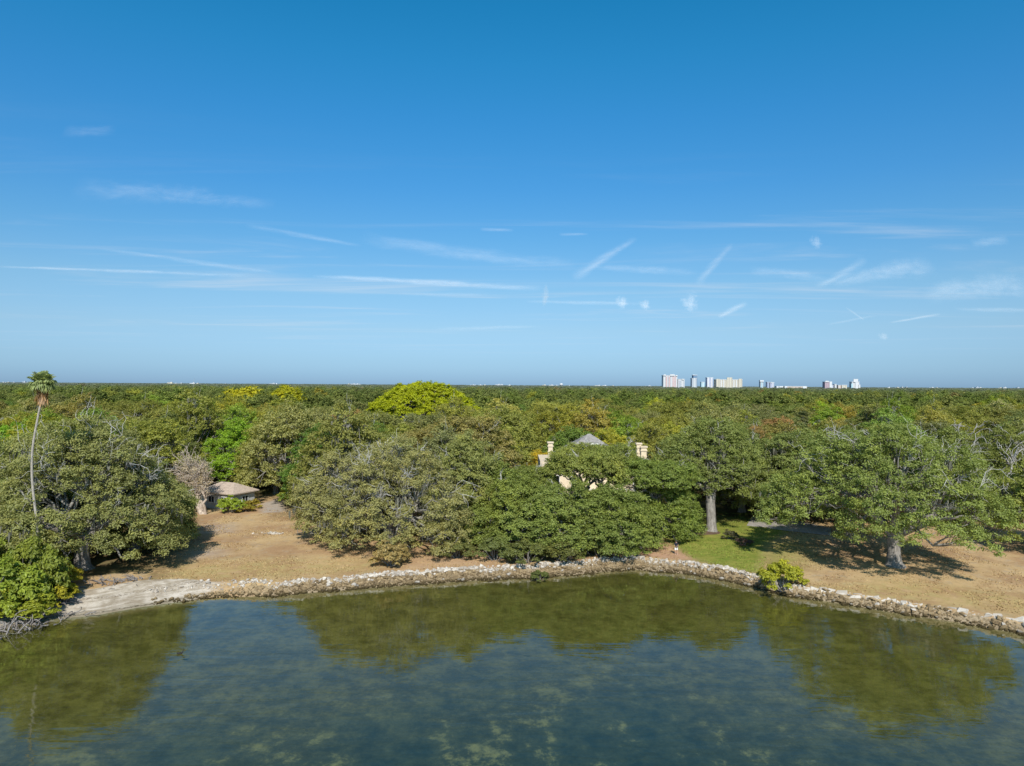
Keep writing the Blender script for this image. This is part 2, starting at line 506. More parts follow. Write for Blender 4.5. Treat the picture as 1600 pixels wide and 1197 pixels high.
# ---- special-coloured crowns in the wood
BAN = oak_meshes(30, R=19.5, H=20.0, low=9.0, fork=5.0, n=400, cr=1.6, per=200, leaf=0.50, r0=1.3, bare=0.0, moss=0.0, skirt=0.12, squash=(1.0, 0.8), lump=0.7, hollow=0.2)
put(BAN, 'banyan_tree', atd(658, 214, 1.2), 17, 'giant lime green dome of a banyan rising above the woodland', color=LIME, cat='tree')
YA = oak_meshes(31, R=10.0, H=18.0, low=8, fork=5, n=110, cr=2.2, per=110, leaf=0.85, r0=0.7, bare=0.0, moss=0.0)
FILL = [oak_meshes(40 + i, R=7.6 + 0.5 * (i % 3), H=12.0 + 0.5 * i, low=2.6, fork=3.2, n=165, cr=1.3, per=215, leaf=0.31, r0=0.5, tw=0.05,
                   bare=(0.02, 0.09, 0.04, 0.0, 0.06)[i], moss=(0.05, 0.1, 0.1, 0.03, 0.15)[i], skirt=0.18, wild=0.8) for i in range(5)]
put(YA, 'shade_tree', atd(385, 330, 1.2), 8, 'left yellow-green crown of the far pair near the skyline', color=(0.140, 0.142, 0.011), scale=(1.25, 1, 0.95))
put(YA, 'shade_tree', atd(450, 345, 1.2), 9, 'right yellow-green crown of the far pair near the skyline', color=(0.132, 0.140, 0.012), rz=2, scale=(1.7, 1.15, 0.98))
specials = [
    (22, 118, 1, 'shade_tree', 'deep bright green tree at the left edge of the photo behind the palm', (0.058, 0.115, 0.012), 1.0),
    (372, 140, 3, 'shade_tree', 'bright green round tree directly behind the shed', (0.075, 0.125, 0.014), 0.92),
    (430, 150, 0, 'shade_tree', 'dark green dense tree over the shaded drive beside the shed', (0.040, 0.066, 0.018), 0.95),
    (505, 120, 3, 'shade_tree', 'dark glossy green tree behind the pale grey oak', (0.036, 0.066, 0.014), 0.92),
    (545, 168, 1, 'shade_tree', 'rusty red-brown crown left of the lime green dome', (0.112, 0.076, 0.036), 1.05),
    (522, 150, 4, 'shade_tree', 'reddish brown thin crown above the dark glossy tree', (0.115, 0.082, 0.040), 0.9),
    (1205, 150, 1, 'shade_tree', 'rusty red-brown crown left of the broad lawn oak', (0.112, 0.076, 0.038), 1.04),
    (1185, 128, 4, 'shade_tree', 'brownish crown below the rusty red one', (0.105, 0.080, 0.038), 0.85),
    (100, 190, 2, 'shade_tree', 'orange-brown crown just right of the palm head', (0.125, 0.088, 0.034), 0.9),
    (845, 136, 0, 'shade_tree', 'small golden yellow crown left of the single chimney', (0.155, 0.130, 0.016), 0.62),
    (950, 142, 3, 'shade_tree', 'yellow-green tree peeping over the grey house roof', (0.125, 0.130, 0.022), 0.82),
    (1030, 250, 3, 'shade_tree', 'tall yellow-green crown below the pink and white condominium', (0.145, 0.155, 0.020), 1.08),
    (1000, 215, 0, 'shade_tree', 'yellowish crown left of the tall yellow-green one', (0.120, 0.130, 0.026), 1.0),
    (1285, 230, 3, 'shade_tree', 'bright green crown below the red and white tower', (0.100, 0.145, 0.016), 1.05),
    (1555, 260, 3, 'shade_tree', 'rounded dark green crown near the skyline at far right', (0.085, 0.110, 0.016), 1.15),
    (1495, 240, 3, 'shade_tree', 'fresh green crown below the skyline at far right', (0.105, 0.130, 0.018), 1.0),
    (255, 250, 4, 'shade_tree', 'small golden crown in the middle of the left woodland', (0.19, 0.155, 0.014), 0.8),
]
for px, d, k, nm, lab, colr, sc in specials:
    put(FILL[k], nm, atd(px, d, 1.2), 5.5 * sc, lab, color=colr, rz=px * 0.37, scale=sc)

# ---- woodland fill
house_rect = (2.0, 107.0, 26.0, 131.0)
def blocked(x, y, R):
    px = CX + x / y * F
    if house_rect[0] - R * 0.75 < x < house_rect[2] + R * 0.75 and house_rect[1] - R * 0.7 < y < house_rect[3] + R * 0.5: return True
    if y < 128 + R * 0.5 and 255 < px < 445: return True                      # clearing and shed
    if y < 104 + R * 0.6 and px > 1040: return True                           # lawns on the right
    if y < 100 and px < 60: return False
    if y < 96 + R * 0.3 and px < 320: return True
    if y < 103 + R * 0.3: return True
    return False

cand = []
rng = np.random.RandomState(99)
y = 96.0
while y < 330:
    x = -(0.735 * y + 14)
    while x < 0.735 * y + 14:
        cand.append((x + rng.uniform(-3.2, 3.2), y + rng.uniform(-3.0, 3.0)))
        x += 10.2 + y * 0.006
    y += 9.0 + y * 0.008
cand.sort(key=lambda c: c[1])
FILLCOL = [OLIVE, (0.080, 0.090, 0.034), GREEN, (0.090, 0.096, 0.042), (0.064, 0.080, 0.028), (0.088, 0.100, 0.026), (0.074, 0.084, 0.036), (0.096, 0.092, 0.034)]
LBL = ['plain olive oak among the many in the unbroken woodland', 'thin grey branched oak among the many in the unbroken woodland',
       'moss hung olive oak among the many in the unbroken woodland', 'fresh green leafy oak among the many in the unbroken woodland',
       'mossy oak with pale boughs among the many in the unbroken woodland']
def vnoise_(P, sc):
    tab = np.random.RandomState(12).rand(64, 64)
    q = np.asarray(P) * sc; i = np.floor(q).astype(int); f = q - i
    g = lambda a, b: tab[(i[:, 0] + a) % 64, (i[:, 1] + b) % 64]
    return g(0, 0) * (1 - f[:, 0]) * (1 - f[:, 1]) + g(1, 0) * f[:, 0] * (1 - f[:, 1]) + g(0, 1) * (1 - f[:, 0]) * f[:, 1] + g(1, 1) * f[:, 0] * f[:, 1]
nfill = 0
WOOD_START = 330.0
for x, y in cand:
    k = rng.randint(5); R = 6.5
    if blocked(x, y, R): continue
    if any((x - hx) ** 2 + (y - hy) ** 2 < (hr + 3.0) ** 2 for hx, hy, hr in hero): continue
    if nfill >= 285:
        WOOD_START = y
        break
    nfill += 1
    c = np.array(FILLCOL[rng.randint(len(FILLCOL))]) * (0.80 + 0.36 * rng.rand())
    ypatch = vnoise_([(x, y)], 0.03)[0]                 # stands of yellower and greyer trees
    c = c * (np.array([1.18, 1.12, 0.8]) if ypatch > 0.62 else np.array([1, 1, 1.15]) if ypatch < 0.36 else 1.0)
    s = 0.86 + 0.26 * rng.rand()
    t = plant(FILL[k], 'live_oak', (x, y, 1.2), LBL[k], 'tree', LBL[k].split(' among')[0] + 's of the woodland', rz=rng.rand() * 6.28, color=tuple(c), scale=(s * 1.05, s * 1.05, s * (0.92 + 0.2 * rng.rand())),
              skip=('branches',) if y > 190 else ())

# ---- far woodland: one object, instanced crowns
def far_wood():
    rng = np.random.RandomState(5)
    protos = []
    for i in range(4):
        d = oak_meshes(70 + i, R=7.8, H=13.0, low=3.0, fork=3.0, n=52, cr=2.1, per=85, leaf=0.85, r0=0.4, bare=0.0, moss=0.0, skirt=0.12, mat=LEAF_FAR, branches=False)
        protos.append(bpy.data.objects.new('woodland_crown', d['crown']))
    pts, scl, rot, idx = [], [], [], []
    def band(y0, y1, sp, sx, sz, jit):
        y = y0
        while y < y1:
            w = 0.75 * y + 20
            n = int(2 * w / sp)
            xs = np.linspace(-w, w, n) + rng.uniform(-jit, jit, n) * sp
            ys = y + rng.uniform(-jit, jit, n) * sp
            for a, b in zip(xs, ys):
                if any((a - hx) ** 2 + (b - hy) ** 2 < (hr + 2) ** 2 for hx, hy, hr in hero if hy > 190): continue
                s = 0.85 + 0.3 * rng.rand()
                pts.append((a, b, 1.2)); scl.append((sx * s, sx * s, sz * (0.58 + 0.62 * rng.rand() ** 2.2))); rot.append(rng.rand() * 6.28); idx.append(rng.randint(4))
            y += sp * 0.9
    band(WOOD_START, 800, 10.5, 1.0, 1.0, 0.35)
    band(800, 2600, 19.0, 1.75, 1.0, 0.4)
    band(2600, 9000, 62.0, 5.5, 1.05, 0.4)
    me = bpy.data.meshes.new('distant_woodland')
    me.from_pydata(pts, [], [])
    for nm, typ, dat, key in (('scl', 'FLOAT_VECTOR', scl, 'vector'), ('rot', 'FLOAT', rot, 'value'), ('pick', 'INT', idx, 'value')):
        a = me.attributes.new(nm, typ, 'POINT')
        a.data.foreach_set(key, np.asarray(dat, dtype=np.int32 if typ == 'INT' else np.float32).ravel())
    o = link('distant_woodland', me)
    tag(o, 'flat unbroken oak woodland running back to the skyline', 'woodland', kind='stuff')
    ng = bpy.data.node_groups.new('woodland', 'GeometryNodeTree')
    ng.interface.new_socket('Geometry', in_out='INPUT', socket_type='NodeSocketGeometry')
    ng.interface.new_socket('Geometry', in_out='OUTPUT', socket_type='NodeSocketGeometry')
    gi = ng.nodes.new('NodeGroupInput'); go = ng.nodes.new('NodeGroupOutput')
    iop = ng.nodes.new('GeometryNodeInstanceOnPoints')
    gti = ng.nodes.new('GeometryNodeGeometryToInstance')
    for p in reversed(protos):
        oi = ng.nodes.new('GeometryNodeObjectInfo'); oi.inputs['Object'].default_value = p; oi.inputs['As Instance'].default_value = True
        ng.links.new(oi.outputs['Geometry'], gti.inputs[0])
    def named(nm, typ):
        a = ng.nodes.new('GeometryNodeInputNamedAttribute'); a.data_type = typ; a.inputs['Name'].default_value = nm
        return a.outputs['Attribute']
    ng.links.new(gi.outputs[0], iop.inputs['Points'])
    ng.links.new(gti.outputs[0], iop.inputs['Instance'])
    iop.inputs['Pick Instance'].default_value = True
    ng.links.new(named('pick', 'INT'), iop.inputs['Instance Index'])
    cx = ng.nodes.new('ShaderNodeCombineXYZ'); ng.links.new(named('rot', 'FLOAT'), cx.inputs[2])
    ng.links.new(cx.outputs[0], iop.inputs['Rotation'])
    ng.links.new(named('scl', 'FLOAT_VECTOR'), iop.inputs['Scale'])
    ng.links.new(iop.outputs[0], go.inputs[0])
    md = o.modifiers.new('woodland', 'NODES'); md.node_group = ng
    return o
far_wood()

# ------------------------------------------------------------------ shore, ground, water
SHORE_PX = [(-260, 1003), (-100, 1000), (0, 985), (40, 976), (80, 968), (150, 962), (220, 949), (300, 938), (350, 933), (430, 931), (500, 925), (600, 917), (700, 910),
            (760, 906), (830, 903), (890, 899), (950, 893), (990, 890), (1060, 895), (1110, 902), (1170, 915), (1230, 930), (1300, 940),
            (1400, 957), (1500, 972), (1600, 990), (1800, 1035)]
SH = np.array([at(a, b, 0.0)[:2] for a, b in SHORE_PX])
SH = np.vstack([[-3000, -400], [-160, 35], SH, [90, 32], [400, -60], [3000, -800]])
W_PX = np.array([(-260, 6), (0, 5.5), (150, 6.5), (230, 5.2), (300, 3.2), (380, 1.6), (480, 1.5), (600, 2.0), (760, 2.2), (880, 2.2), (1000, 2.5), (1080, 1.7), (1180, 1.1), (1250, 0.9), (1800, 0.9)])
shore_x_at = lambda px: np.interp(px, [p[0] for p in SHORE_PX], SH[2:-3, 0])
W_X = shore_x_at(W_PX[:, 0])


def sdist(P):
    """signed distance to the waterline, positive on land"""
    P = np.asarray(P, float)
    best = np.full(len(P), 1e18)
    for a, b in zip(SH[:-1], SH[1:]):
        ab = b - a
        t = np.clip(((P - a) @ ab) / (ab @ ab), 0, 1)
        d = ((P - a - t[:, None] * ab) ** 2).sum(1)
        best = np.minimum(best, d)
    ys = np.interp(P[:, 0], SH[:, 0], SH[:, 1])
    return np.sqrt(best) * np.where(P[:, 1] > ys, 1, -1)


def vnoise(P, sc, seed=0):
    """cheap smooth value noise"""
    r = np.random.RandomState(seed)
    tab = r.rand(64, 64)
    q = np.asarray(P) * sc
    i = np.floor(q).astype(int); f = q - i; f = f * f * (3 - 2 * f)
    g = lambda a, b: tab[(i[:, 0] + a) % 64, (i[:, 1] + b) % 64]
    return (g(0, 0) * (1 - f[:, 0]) * (1 - f[:, 1]) + g(1, 0) * f[:, 0] * (1 - f[:, 1]) + g(0, 1) * (1 - f[:, 0]) * f[:, 1] + g(1, 1) * f[:, 0] * f[:, 1])


def ground_z(P):
    P = np.asarray(P, float)
    s = sdist(P)
    Wd = np.interp(P[:, 0], W_X, W_PX[:, 1])
    t = np.clip(s / Wd, 0, 1)
    land = 0.86 * (t * (0.55 + 0.45 * t)) ** 0.9 + 0.0025 * np.clip(s - Wd, 0, 80)
    land += (vnoise(P, 0.35, 1) - 0.5) * 0.10 * np.clip(s / 3, 0, 1)
    dp = np.clip(-s, 0, 60)
    sea = -(0.10 * np.minimum(dp, 4) + 0.035 * dp) - (vnoise(P, 0.25, 2) - 0.5) * 0.25 * np.clip(dp / 6, 0, 1)
    return np.where(s > 0, land, sea), s, Wd


def polymask(P, poly, soft):
    poly = np.asarray(poly, float)[:, :2]
    inside = np.zeros(len(P), bool); best = np.full(len(P), 1e18)
    for a, b in zip(poly, np.roll(poly, -1, 0)):
        c = ((a[1] > P[:, 1]) != (b[1] > P[:, 1]))
        with np.errstate(divide='ignore', invalid='ignore'):
            xx = (b[0] - a[0]) * (P[:, 1] - a[1]) / (b[1] - a[1]) + a[0]
        inside ^= c & (P[:, 0] < xx)
        ab = b - a; t = np.clip(((P - a) @ ab) / (ab @ ab + 1e-9), 0, 1)
        best = np.minimum(best, ((P - a - t[:, None] * ab) ** 2).sum(1))
    d = np.sqrt(best) * np.where(inside, 1, -1)
    return np.clip(d / soft * 0.5 + 0.5, 0, 1)


def pxpoly(pts, z=0.9):
    return [at(a, b, z)[:2] for a, b in pts]


def axis(lo, hi, step, far):
    a = list(np.arange(lo, hi + 1e-6, step))
    g = step; x = hi; up = []
    while x < far: g *= 1.35; x += g; up.append(x)
    g = step; x = lo; dn = []
    while x > -far: g *= 1.35; x -= g; dn.append(x)
    return np.array(dn[::-1] + a + up)


gx = axis(-72, 72, 0.45, 26000)
gy = axis(34, 126, 0.42, 26000)
gy = gy[gy > -900]
GX, GY = np.meshgrid(gx, gy)
GP = np.stack([GX.ravel(), GY.ravel()], 1)
GZ, GS, GW = ground_z(GP)
nx, ny = len(gx), len(gy)
ii = (np.arange(ny - 1)[:, None] * nx + np.arange(nx - 1)[None, :]).ravel()
GQ = np.stack([ii, ii + 1, ii + nx + 1, ii + nx], 1)

green = polymask(GP, pxpoly([(985, 845), (1000, 805), (1130, 790), (1250, 795), (1235, 830), (1205, 850), (1200, 872), (1190, 897), (1120, 884), (1078, 872), (1040, 842)]), 1.4)
green = np.maximum(green, 0.75 * polymask(GP, pxpoly([(1180, 850), (1260, 835), (1260, 880), (1190, 900)]), 3.0))
path = np.maximum(polymask(GP, pxpoly([(1000, 842), (1032, 842), (1058, 858), (1086, 874), (1040, 872), (1000, 868)]), 0.5), 0.55 * polymask(GP, pxpoly([(640, 862), (760, 866), (800, 884), (640, 893)]), 1.5))
gravel = np.maximum.reduce([polymask(GP, pxpoly([(408, 788), (440, 778), (446, 800), (412, 802)]), 0.8), 0.7 * polymask(GP, pxpoly([(325, 820), (365, 820), (360, 832), (322, 832)]), 1.8),
                            0.6 * polymask(GP, pxpoly([(300, 862), (340, 852), (352, 866), (310, 872)]), 1.6)])
sx0 = shore_x_at(300)
sand = np.clip((shore_x_at(400) - GP[:, 0]) / 9, 0, 1) * np.clip((GW + 1.0 - GS) / 0.8, 0, 1)
rip = np.clip((GP[:, 0] - shore_x_at(250)) / 14, 0, 1) * np.clip((GW + 0.15 - GS) / 0.4, 0, 1)
straw = np.maximum(polymask(GP, pxpoly([(250, 882), (420, 872), (600, 876), (600, 894), (420, 906), (250, 912)]), 2.5),
                   polymask(GP, pxpoly([(1240, 915), (1400, 905), (1640, 935), (1640, 965), (1400, 938), (1250, 922)]), 2.0))
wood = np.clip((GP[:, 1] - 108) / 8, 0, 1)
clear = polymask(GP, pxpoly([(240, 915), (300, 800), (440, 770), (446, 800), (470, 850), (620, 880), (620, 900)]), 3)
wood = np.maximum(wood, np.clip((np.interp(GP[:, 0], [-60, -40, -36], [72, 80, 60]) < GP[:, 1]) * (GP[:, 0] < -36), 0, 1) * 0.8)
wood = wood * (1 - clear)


def split_sheet(name, faces, mat):
    used = np.unique(faces)
    mp = np.full(len(GP), -1); mp[used] = np.arange(len(used))
    me = bpy.data.meshes.new(name)
    V = np.stack([GP[used, 0], GP[used, 1], GZ[used]], 1).astype(np.float32)
    me.vertices.add(len(V)); me.vertices.foreach_set('co', V.ravel())
    fl = mp[faces].astype(np.int32)
    me.loops.add(fl.size); me.loops.foreach_set('vertex_index', fl.ravel())
    me.polygons.add(len(fl)); me.polygons.foreach_set('loop_start', (np.arange(len(fl)) * 4).astype(np.int32))
    me.polygons.foreach_set('use_smooth', np.ones(len(fl), bool))
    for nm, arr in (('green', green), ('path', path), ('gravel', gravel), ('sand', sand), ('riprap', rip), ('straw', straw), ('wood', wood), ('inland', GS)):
        a = me.attributes.new(nm, 'FLOAT', 'POINT'); a.data.foreach_set('value', arr[used].astype(np.float32))
    me.update(calc_edges=True); me.materials.append(mat)
    return tag(link(name, me), kind='structure')


def ground_mat():
    t = NT('dry_lawn_and_sand')
    p = t.pos()
    n1 = t.noise(0.16, 6, 0.6, p); n2 = t.noise(0.7, 6, 0.65, p); n3 = t.noise(4.5, 5, 0.7, p); n4 = t.noise(14, 4, 0.75, p); n5 = t.noise(1.7, 6, 0.75, p)
    dry = t.mix(t.sstep(n1, 0.38, 0.62), (0.40, 0.255, 0.140), (0.53, 0.375, 0.20))
    dry = t.mix(t.math('MULTIPLY', t.sstep(n2, 0.5, 0.72), 0.6), dry, (0.42, 0.34, 0.25))
    dry = t.mix(t.math('MULTIPLY', t.sstep(n3, 0.5, 0.8), 0.45), dry, (0.24, 0.16, 0.085))
    st = t.mix(t.sstep(n2, 0.35, 0.65), (0.42, 0.29, 0.115), (0.45, 0.35, 0.145))
    c = t.mix(t.math('MULTIPLY', t.math('MULTIPLY', t.attr('straw'), 0.75), t.sstep(n2, 0.3, 0.6)), dry, st)
    gr = t.mix(t.sstep(n2, 0.3, 0.7), (0.165, 0.215, 0.036), (0.29, 0.275, 0.065))
    gr = t.mix(t.math('MULTIPLY', t.sstep(n3, 0.45, 0.75), 0.35), gr, (0.33, 0.27, 0.11))
    c = t.mix(t.math('MULTIPLY', t.attr('green'), t.sstep(n3, 0.05, 0.45)), c, gr)
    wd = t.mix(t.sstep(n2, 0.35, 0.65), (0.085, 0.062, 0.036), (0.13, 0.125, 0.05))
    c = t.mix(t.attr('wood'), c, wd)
    c = t.mix(t.math('MULTIPLY', t.attr('gravel'), t.sstep(n3, 0.2, 0.6)), c, (0.42, 0.37, 0.33))
    c = t.mix(t.math('MULTIPLY', t.attr('path'), t.sstep(n3, 0.1, 0.5)), c, (0.47, 0.29, 0.185))
    sd = t.mix(t.sstep(n2, 0.35, 0.65), (0.36, 0.30, 0.225), (0.60, 0.535, 0.45))
    cbx = t.n('ShaderNodeCombineXYZ'); spx = t.n('ShaderNodeSeparateXYZ'); t.l(p, spx.inputs[0])
    t.l(t.math('MULTIPLY', t.attr('inland'), 1.6), cbx.inputs[0]); t.l(t.math('MULTIPLY', spx.outputs[0], 0.22), cbx.inputs[1])
    st2 = t.noise(1.0, 5, 0.6, cbx.outputs[0])
    sd = t.mix(t.math('MULTIPLY', t.sstep(st2, 0.48, 0.66), 0.65), sd, (0.30, 0.245, 0.18))
    sd = t.mix(t.math('MULTIPLY', t.sstep(st2, 0.48, 0.34), 0.6), sd, (0.66, 0.60, 0.52))
    sd = t.mix(t.math('MULTIPLY', t.sstep(n3, 0.58, 0.75), 0.55), sd, (0.24, 0.19, 0.13))
    sd = t.mix(t.math('MULTIPLY', t.sstep(t.attr('inland'), 1.5, 0.1), 0.7), sd, (0.27, 0.225, 0.15))
    # wrack line: a broken dark weed streak along the waterline
    wr = t.math('MULTIPLY', t.sstep(t.math('ABSOLUTE', t.math('SUBTRACT', t.attr('inland'), t.math('MULTIPLY', n1, 1.0))), 0.35, 0.0), t.sstep(n3, 0.42, 0.6))
    sd = t.mix(wr, sd, (0.06, 0.05, 0.03))
    wr2 = t.math('MULTIPLY', t.sstep(t.math('ABSOLUTE', t.math('SUBTRACT', t.attr('inland'), t.math('ADD', t.math('MULTIPLY', n1, 2.0), 3.0))), 0.5, 0.0), t.sstep(n3, 0.45, 0.6))
    sd = t.mix(t.math('MULTIPLY', wr2, 0.8), sd, (0.13, 0.10, 0.07))
    c = t.mix(t.sstep(t.math('ADD', t.attr('sand'), t.math('MULTIPLY', t.math('SUBTRACT', n3, 0.5), 0.8)), 0.35, 0.65), c, sd)
    c = t.mix(t.sstep(t.math('ADD', t.attr('riprap'), t.math('MULTIPLY', t.math('SUBTRACT', n5, 0.5), 1.0)), 0.2, 0.8), c, t.mix(t.sstep(n3, 0.35, 0.65), (0.20, 0.15, 0.09), (0.38, 0.30, 0.20)))
    c = t.mix(t.math('MULTIPLY', t.sstep(n5, 0.42, 0.70), 0.40), c, t.mix(1.0, c, (0.55, 0.52, 0.42), 'MULTIPLY'))
    c = t.mix(1.0, c, t.math('ADD', t.math('MULTIPLY', n4, 0.9), 0.58), 'MULTIPLY')
    return t.done(t.diffuse(c, bump=n3, bstr=0.5, bdist=0.08))


def seabed_mat():
    t = NT('seagrass_and_sand_bed')
    p = t.pos()
    n1 = t.noise(0.15, 5, 0.6, p, 0.3); n2 = t.noise(0.6, 6, 0.7, p); n3 = t.noise(2.2, 5, 0.7, p)
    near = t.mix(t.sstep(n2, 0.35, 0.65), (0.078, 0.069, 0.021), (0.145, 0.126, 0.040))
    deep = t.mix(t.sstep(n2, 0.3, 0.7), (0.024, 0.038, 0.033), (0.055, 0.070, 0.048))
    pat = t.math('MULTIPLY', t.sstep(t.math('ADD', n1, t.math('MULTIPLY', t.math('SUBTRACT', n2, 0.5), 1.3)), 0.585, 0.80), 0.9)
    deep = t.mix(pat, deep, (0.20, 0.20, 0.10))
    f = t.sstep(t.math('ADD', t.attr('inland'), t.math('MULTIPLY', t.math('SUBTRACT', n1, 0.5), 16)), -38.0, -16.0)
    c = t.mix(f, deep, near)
    n6 = t.noise(5.5, 4, 0.75, p)
    c = t.mix(t.math('MULTIPLY', t.sstep(n3, 0.45, 0.72), 0.45), c, (0.030, 0.036, 0.018))
    c = t.mix(t.math('MULTIPLY', t.sstep(n6, 0.5, 0.75), 0.35), c, t.mix(1.0, c, (1.9, 1.85, 1.7), 'MULTIPLY'))
    c = t.mix(t.sstep(t.attr('inland'), -1.6, 0.0), c, (0.25, 0.19, 0.10))
    return t.done(t.diffuse(c))


zmax = GZ[GQ].max(1)
land_f = zmax > -0.02
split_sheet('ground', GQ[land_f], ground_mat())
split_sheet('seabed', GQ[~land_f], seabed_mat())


def grass_mat():
    t = NT('dry_grass_blades')
    c = t.ramp(t.attr('tint'), [(0.0, (0.12, 0.085, 0.045)), (0.35, (0.30, 0.20, 0.10)), (0.7, (0.46, 0.34, 0.17)), (0.8, (0.17, 0.20, 0.045)), (1.0, (0.24, 0.29, 0.05))])
    return t.done(t.diffuse(c))


def grass():
    r = np.random.RandomState(77)
    N = 90000
    x = r.uniform(-46, 60, N); yy = r.uniform(64, 118, N)
    P = np.stack([x, yy], 1)
    z, sd, Wd = ground_z(P)
    w = 0.5 * vnoise(P, 0.9, 9) + 0.5 * vnoise(P, 0.25, 10)
    px = CX + x / yy * F
    ok = (sd > Wd + 0.4) & (px > 240) & (px < 1660) & (w > 0.42 + 0.15 * r.rand(N))
    P, z, w = P[ok], z[ok], w[ok]; n = len(P)
    gi = polymask(P, pxpoly([(985, 845), (1000, 805), (1130, 790), (1250, 795), (1235, 830), (1205, 850), (1200, 872), (1190, 897), (1120, 884), (1078, 872), (1040, 842)]), 1.4) > 0.5
    tint = np.where(gi, 0.8 + 0.2 * r.rand(n), 0.3 + 0.44 * r.rand(n))
    h = 0.05 + 0.09 * r.rand(n); a = r.rand(n) * 6.28; wd = 0.04 + 0.09 * r.rand(n)
    dx, dy = np.cos(a) * wd, np.sin(a) * wd
    lx, ly = r.normal(size=n) * 0.06, r.normal(size=n) * 0.06
    V = np.stack([np.stack([P[:, 0] - dx, P[:, 1] - dy, z - 0.01], 1), np.stack([P[:, 0] + dx, P[:, 1] + dy, z - 0.01], 1), np.stack([P[:, 0] + lx, P[:, 1] + ly, z + h], 1)], 1).reshape(-1, 3)
    m = MB(); m.add(V, np.arange(3 * n).reshape(n, 3), tint)
    tag(m.build('grass', grass_mat()), 'short dry grass tufts and leaf litter over the brown clearings and lawn', 'grass', kind='stuff')
grass()


def water_mat():
    t = NT('clear_bay_water')
    p = t.pos()
    mp = t.n('ShaderNodeMapping'); mp.inputs['Scale'].default_value = (0.45, 1.5, 1.0); t.l(p, mp.inputs[0])
    h = t.math('ADD', t.noise(0.55, 3, 0.5, mp.outputs[0], 0.4), t.math('MULTIPLY', t.noise(2.4, 2, 0.5, mp.outputs[0]), 0.14))
    wind = t.sstep(t.noise(0.05, 3, 0.5, p), 0.35, 0.65)
    h = t.math('MULTIPLY', h, t.math('ADD', t.math('MULTIPLY', wind, 0.8), 0.45))
    b = t.n('ShaderNodeBump'); b.inputs['Strength'].default_value = 1.0; b.inputs['Distance'].default_value = 0.027
    t.l(h, b.inputs['Height'])
    tr = t.n('ShaderNodeBsdfTransparent'); tr.inputs[0].default_value = (0.88, 0.93, 0.80, 1)
    g = t.n('ShaderNodeBsdfGlossy'); g.inputs['Roughness'].default_value = 0.02; t.l(b.outputs[0], g.inputs['Normal'])
    gm = t.n('ShaderNodeNewGeometry')                     # Schlick reflectance of water, the same from both sides
    dt = t.n('ShaderNodeVectorMath', operation='DOT_PRODUCT'); t.l(b.outputs[0], dt.inputs[0]); t.l(gm.outputs['Incoming'], dt.inputs[1])
    ci = t.math('SUBTRACT', 1.0, t.math('ABSOLUTE', dt.outputs['Value']), True)
    fr = t.math('ADD', t.math('MULTIPLY', t.math('POWER', ci, 3.8), 1.0), 0.03, True)
    m = t.n('ShaderNodeMixShader'); t.l(fr, m.inputs[0]); t.l(tr.outputs[0], m.inputs[1]); t.l(g.outputs[0], m.inputs[2])
    return t.done(m.outputs[0])


wb = MB()
wb.add([(-2500, -880, 0), (2500, -880, 0), (2500, 110, 0), (-2500, 110, 0)], [[0, 1, 2, 3]])
tag(wb.build('water', water_mat()), kind='structure')

# ---- rocks along the waterline
def rock_mat(name, a, b, wet=False):
    t = NT(name)
    ti = t.attr('tint')
    n = t.noise(3.0, 5, 0.7, t.pos())
    c = t.mix(ti, a, b)
    c = t.mix(t.math('MULTIPLY', t.sstep(n, 0.5, 0.75), 0.5), c, tuple(x * 0.45 for x in a))
    if wet:
        sp = t.n('ShaderNodeSeparateXYZ'); t.l(t.pos(), sp.inputs[0])
        c = t.mix(t.sstep(sp.outputs[2], 0.42, 0.08), c, (0.060, 0.046, 0.022))
    return t.done(t.diffuse(c, bump=t.noise(9, 4, 0.7, t.pos()), bstr=0.6, bdist=0.05))

WHITE_ROCK = rock_mat('white_limestone', (0.34, 0.29, 0.235), (0.62, 0.565, 0.49))
TAN_ROCK = rock_mat('oyster_crusted_rock', (0.16, 0.115, 0.065), (0.37, 0.275, 0.16), True)
GREY_ROCK = rock_mat('grey_boulder', (0.30, 0.26, 0.22), (0.58, 0.53, 0.46), True)

_ph = (1 + 5 ** 0.5) / 2
ICO_V = np.array([(-1, _ph, 0), (1, _ph, 0), (-1, -_ph, 0), (1, -_ph, 0), (0, -1, _ph), (0, 1, _ph), (0, -1, -_ph), (0, 1, -_ph), (_ph, 0, -1), (_ph, 0, 1), (-_ph, 0, -1), (-_ph, 0, 1)]) / math.hypot(1, _ph)
ICO_F = np.array([(0, 11, 5), (0, 5, 1), (0, 1, 7), (0, 7, 10), (0, 10, 11), (1, 5, 9), (5, 11, 4), (11, 10, 2), (10, 7, 6), (7, 1, 8), (3, 9, 4), (3, 4, 2), (3, 2, 6), (3, 6, 8), (3, 8, 9), (4, 9, 5), (2, 4, 11), (6, 2, 10), (8, 6, 7), (9, 8, 1)])


def rock(mb, c, r, rng, tint=None):
    V = ICO_V * (1 + 0.25 * rng.normal(size=(12, 1))) * r * (0.7 + 0.6 * rng.rand(3)) * np.array([1.15, 1, 0.75])
    a = rng.rand() * 6.28; b = rng.normal() * 0.3
    Rm = np.array(Matrix.Rotation(a, 3, 'Z') @ Matrix.Rotation(b, 3, 'X'))
    mb.add(V @ Rm.T + np.asarray(c), ICO_F, rng.rand() if tint is None else tint)


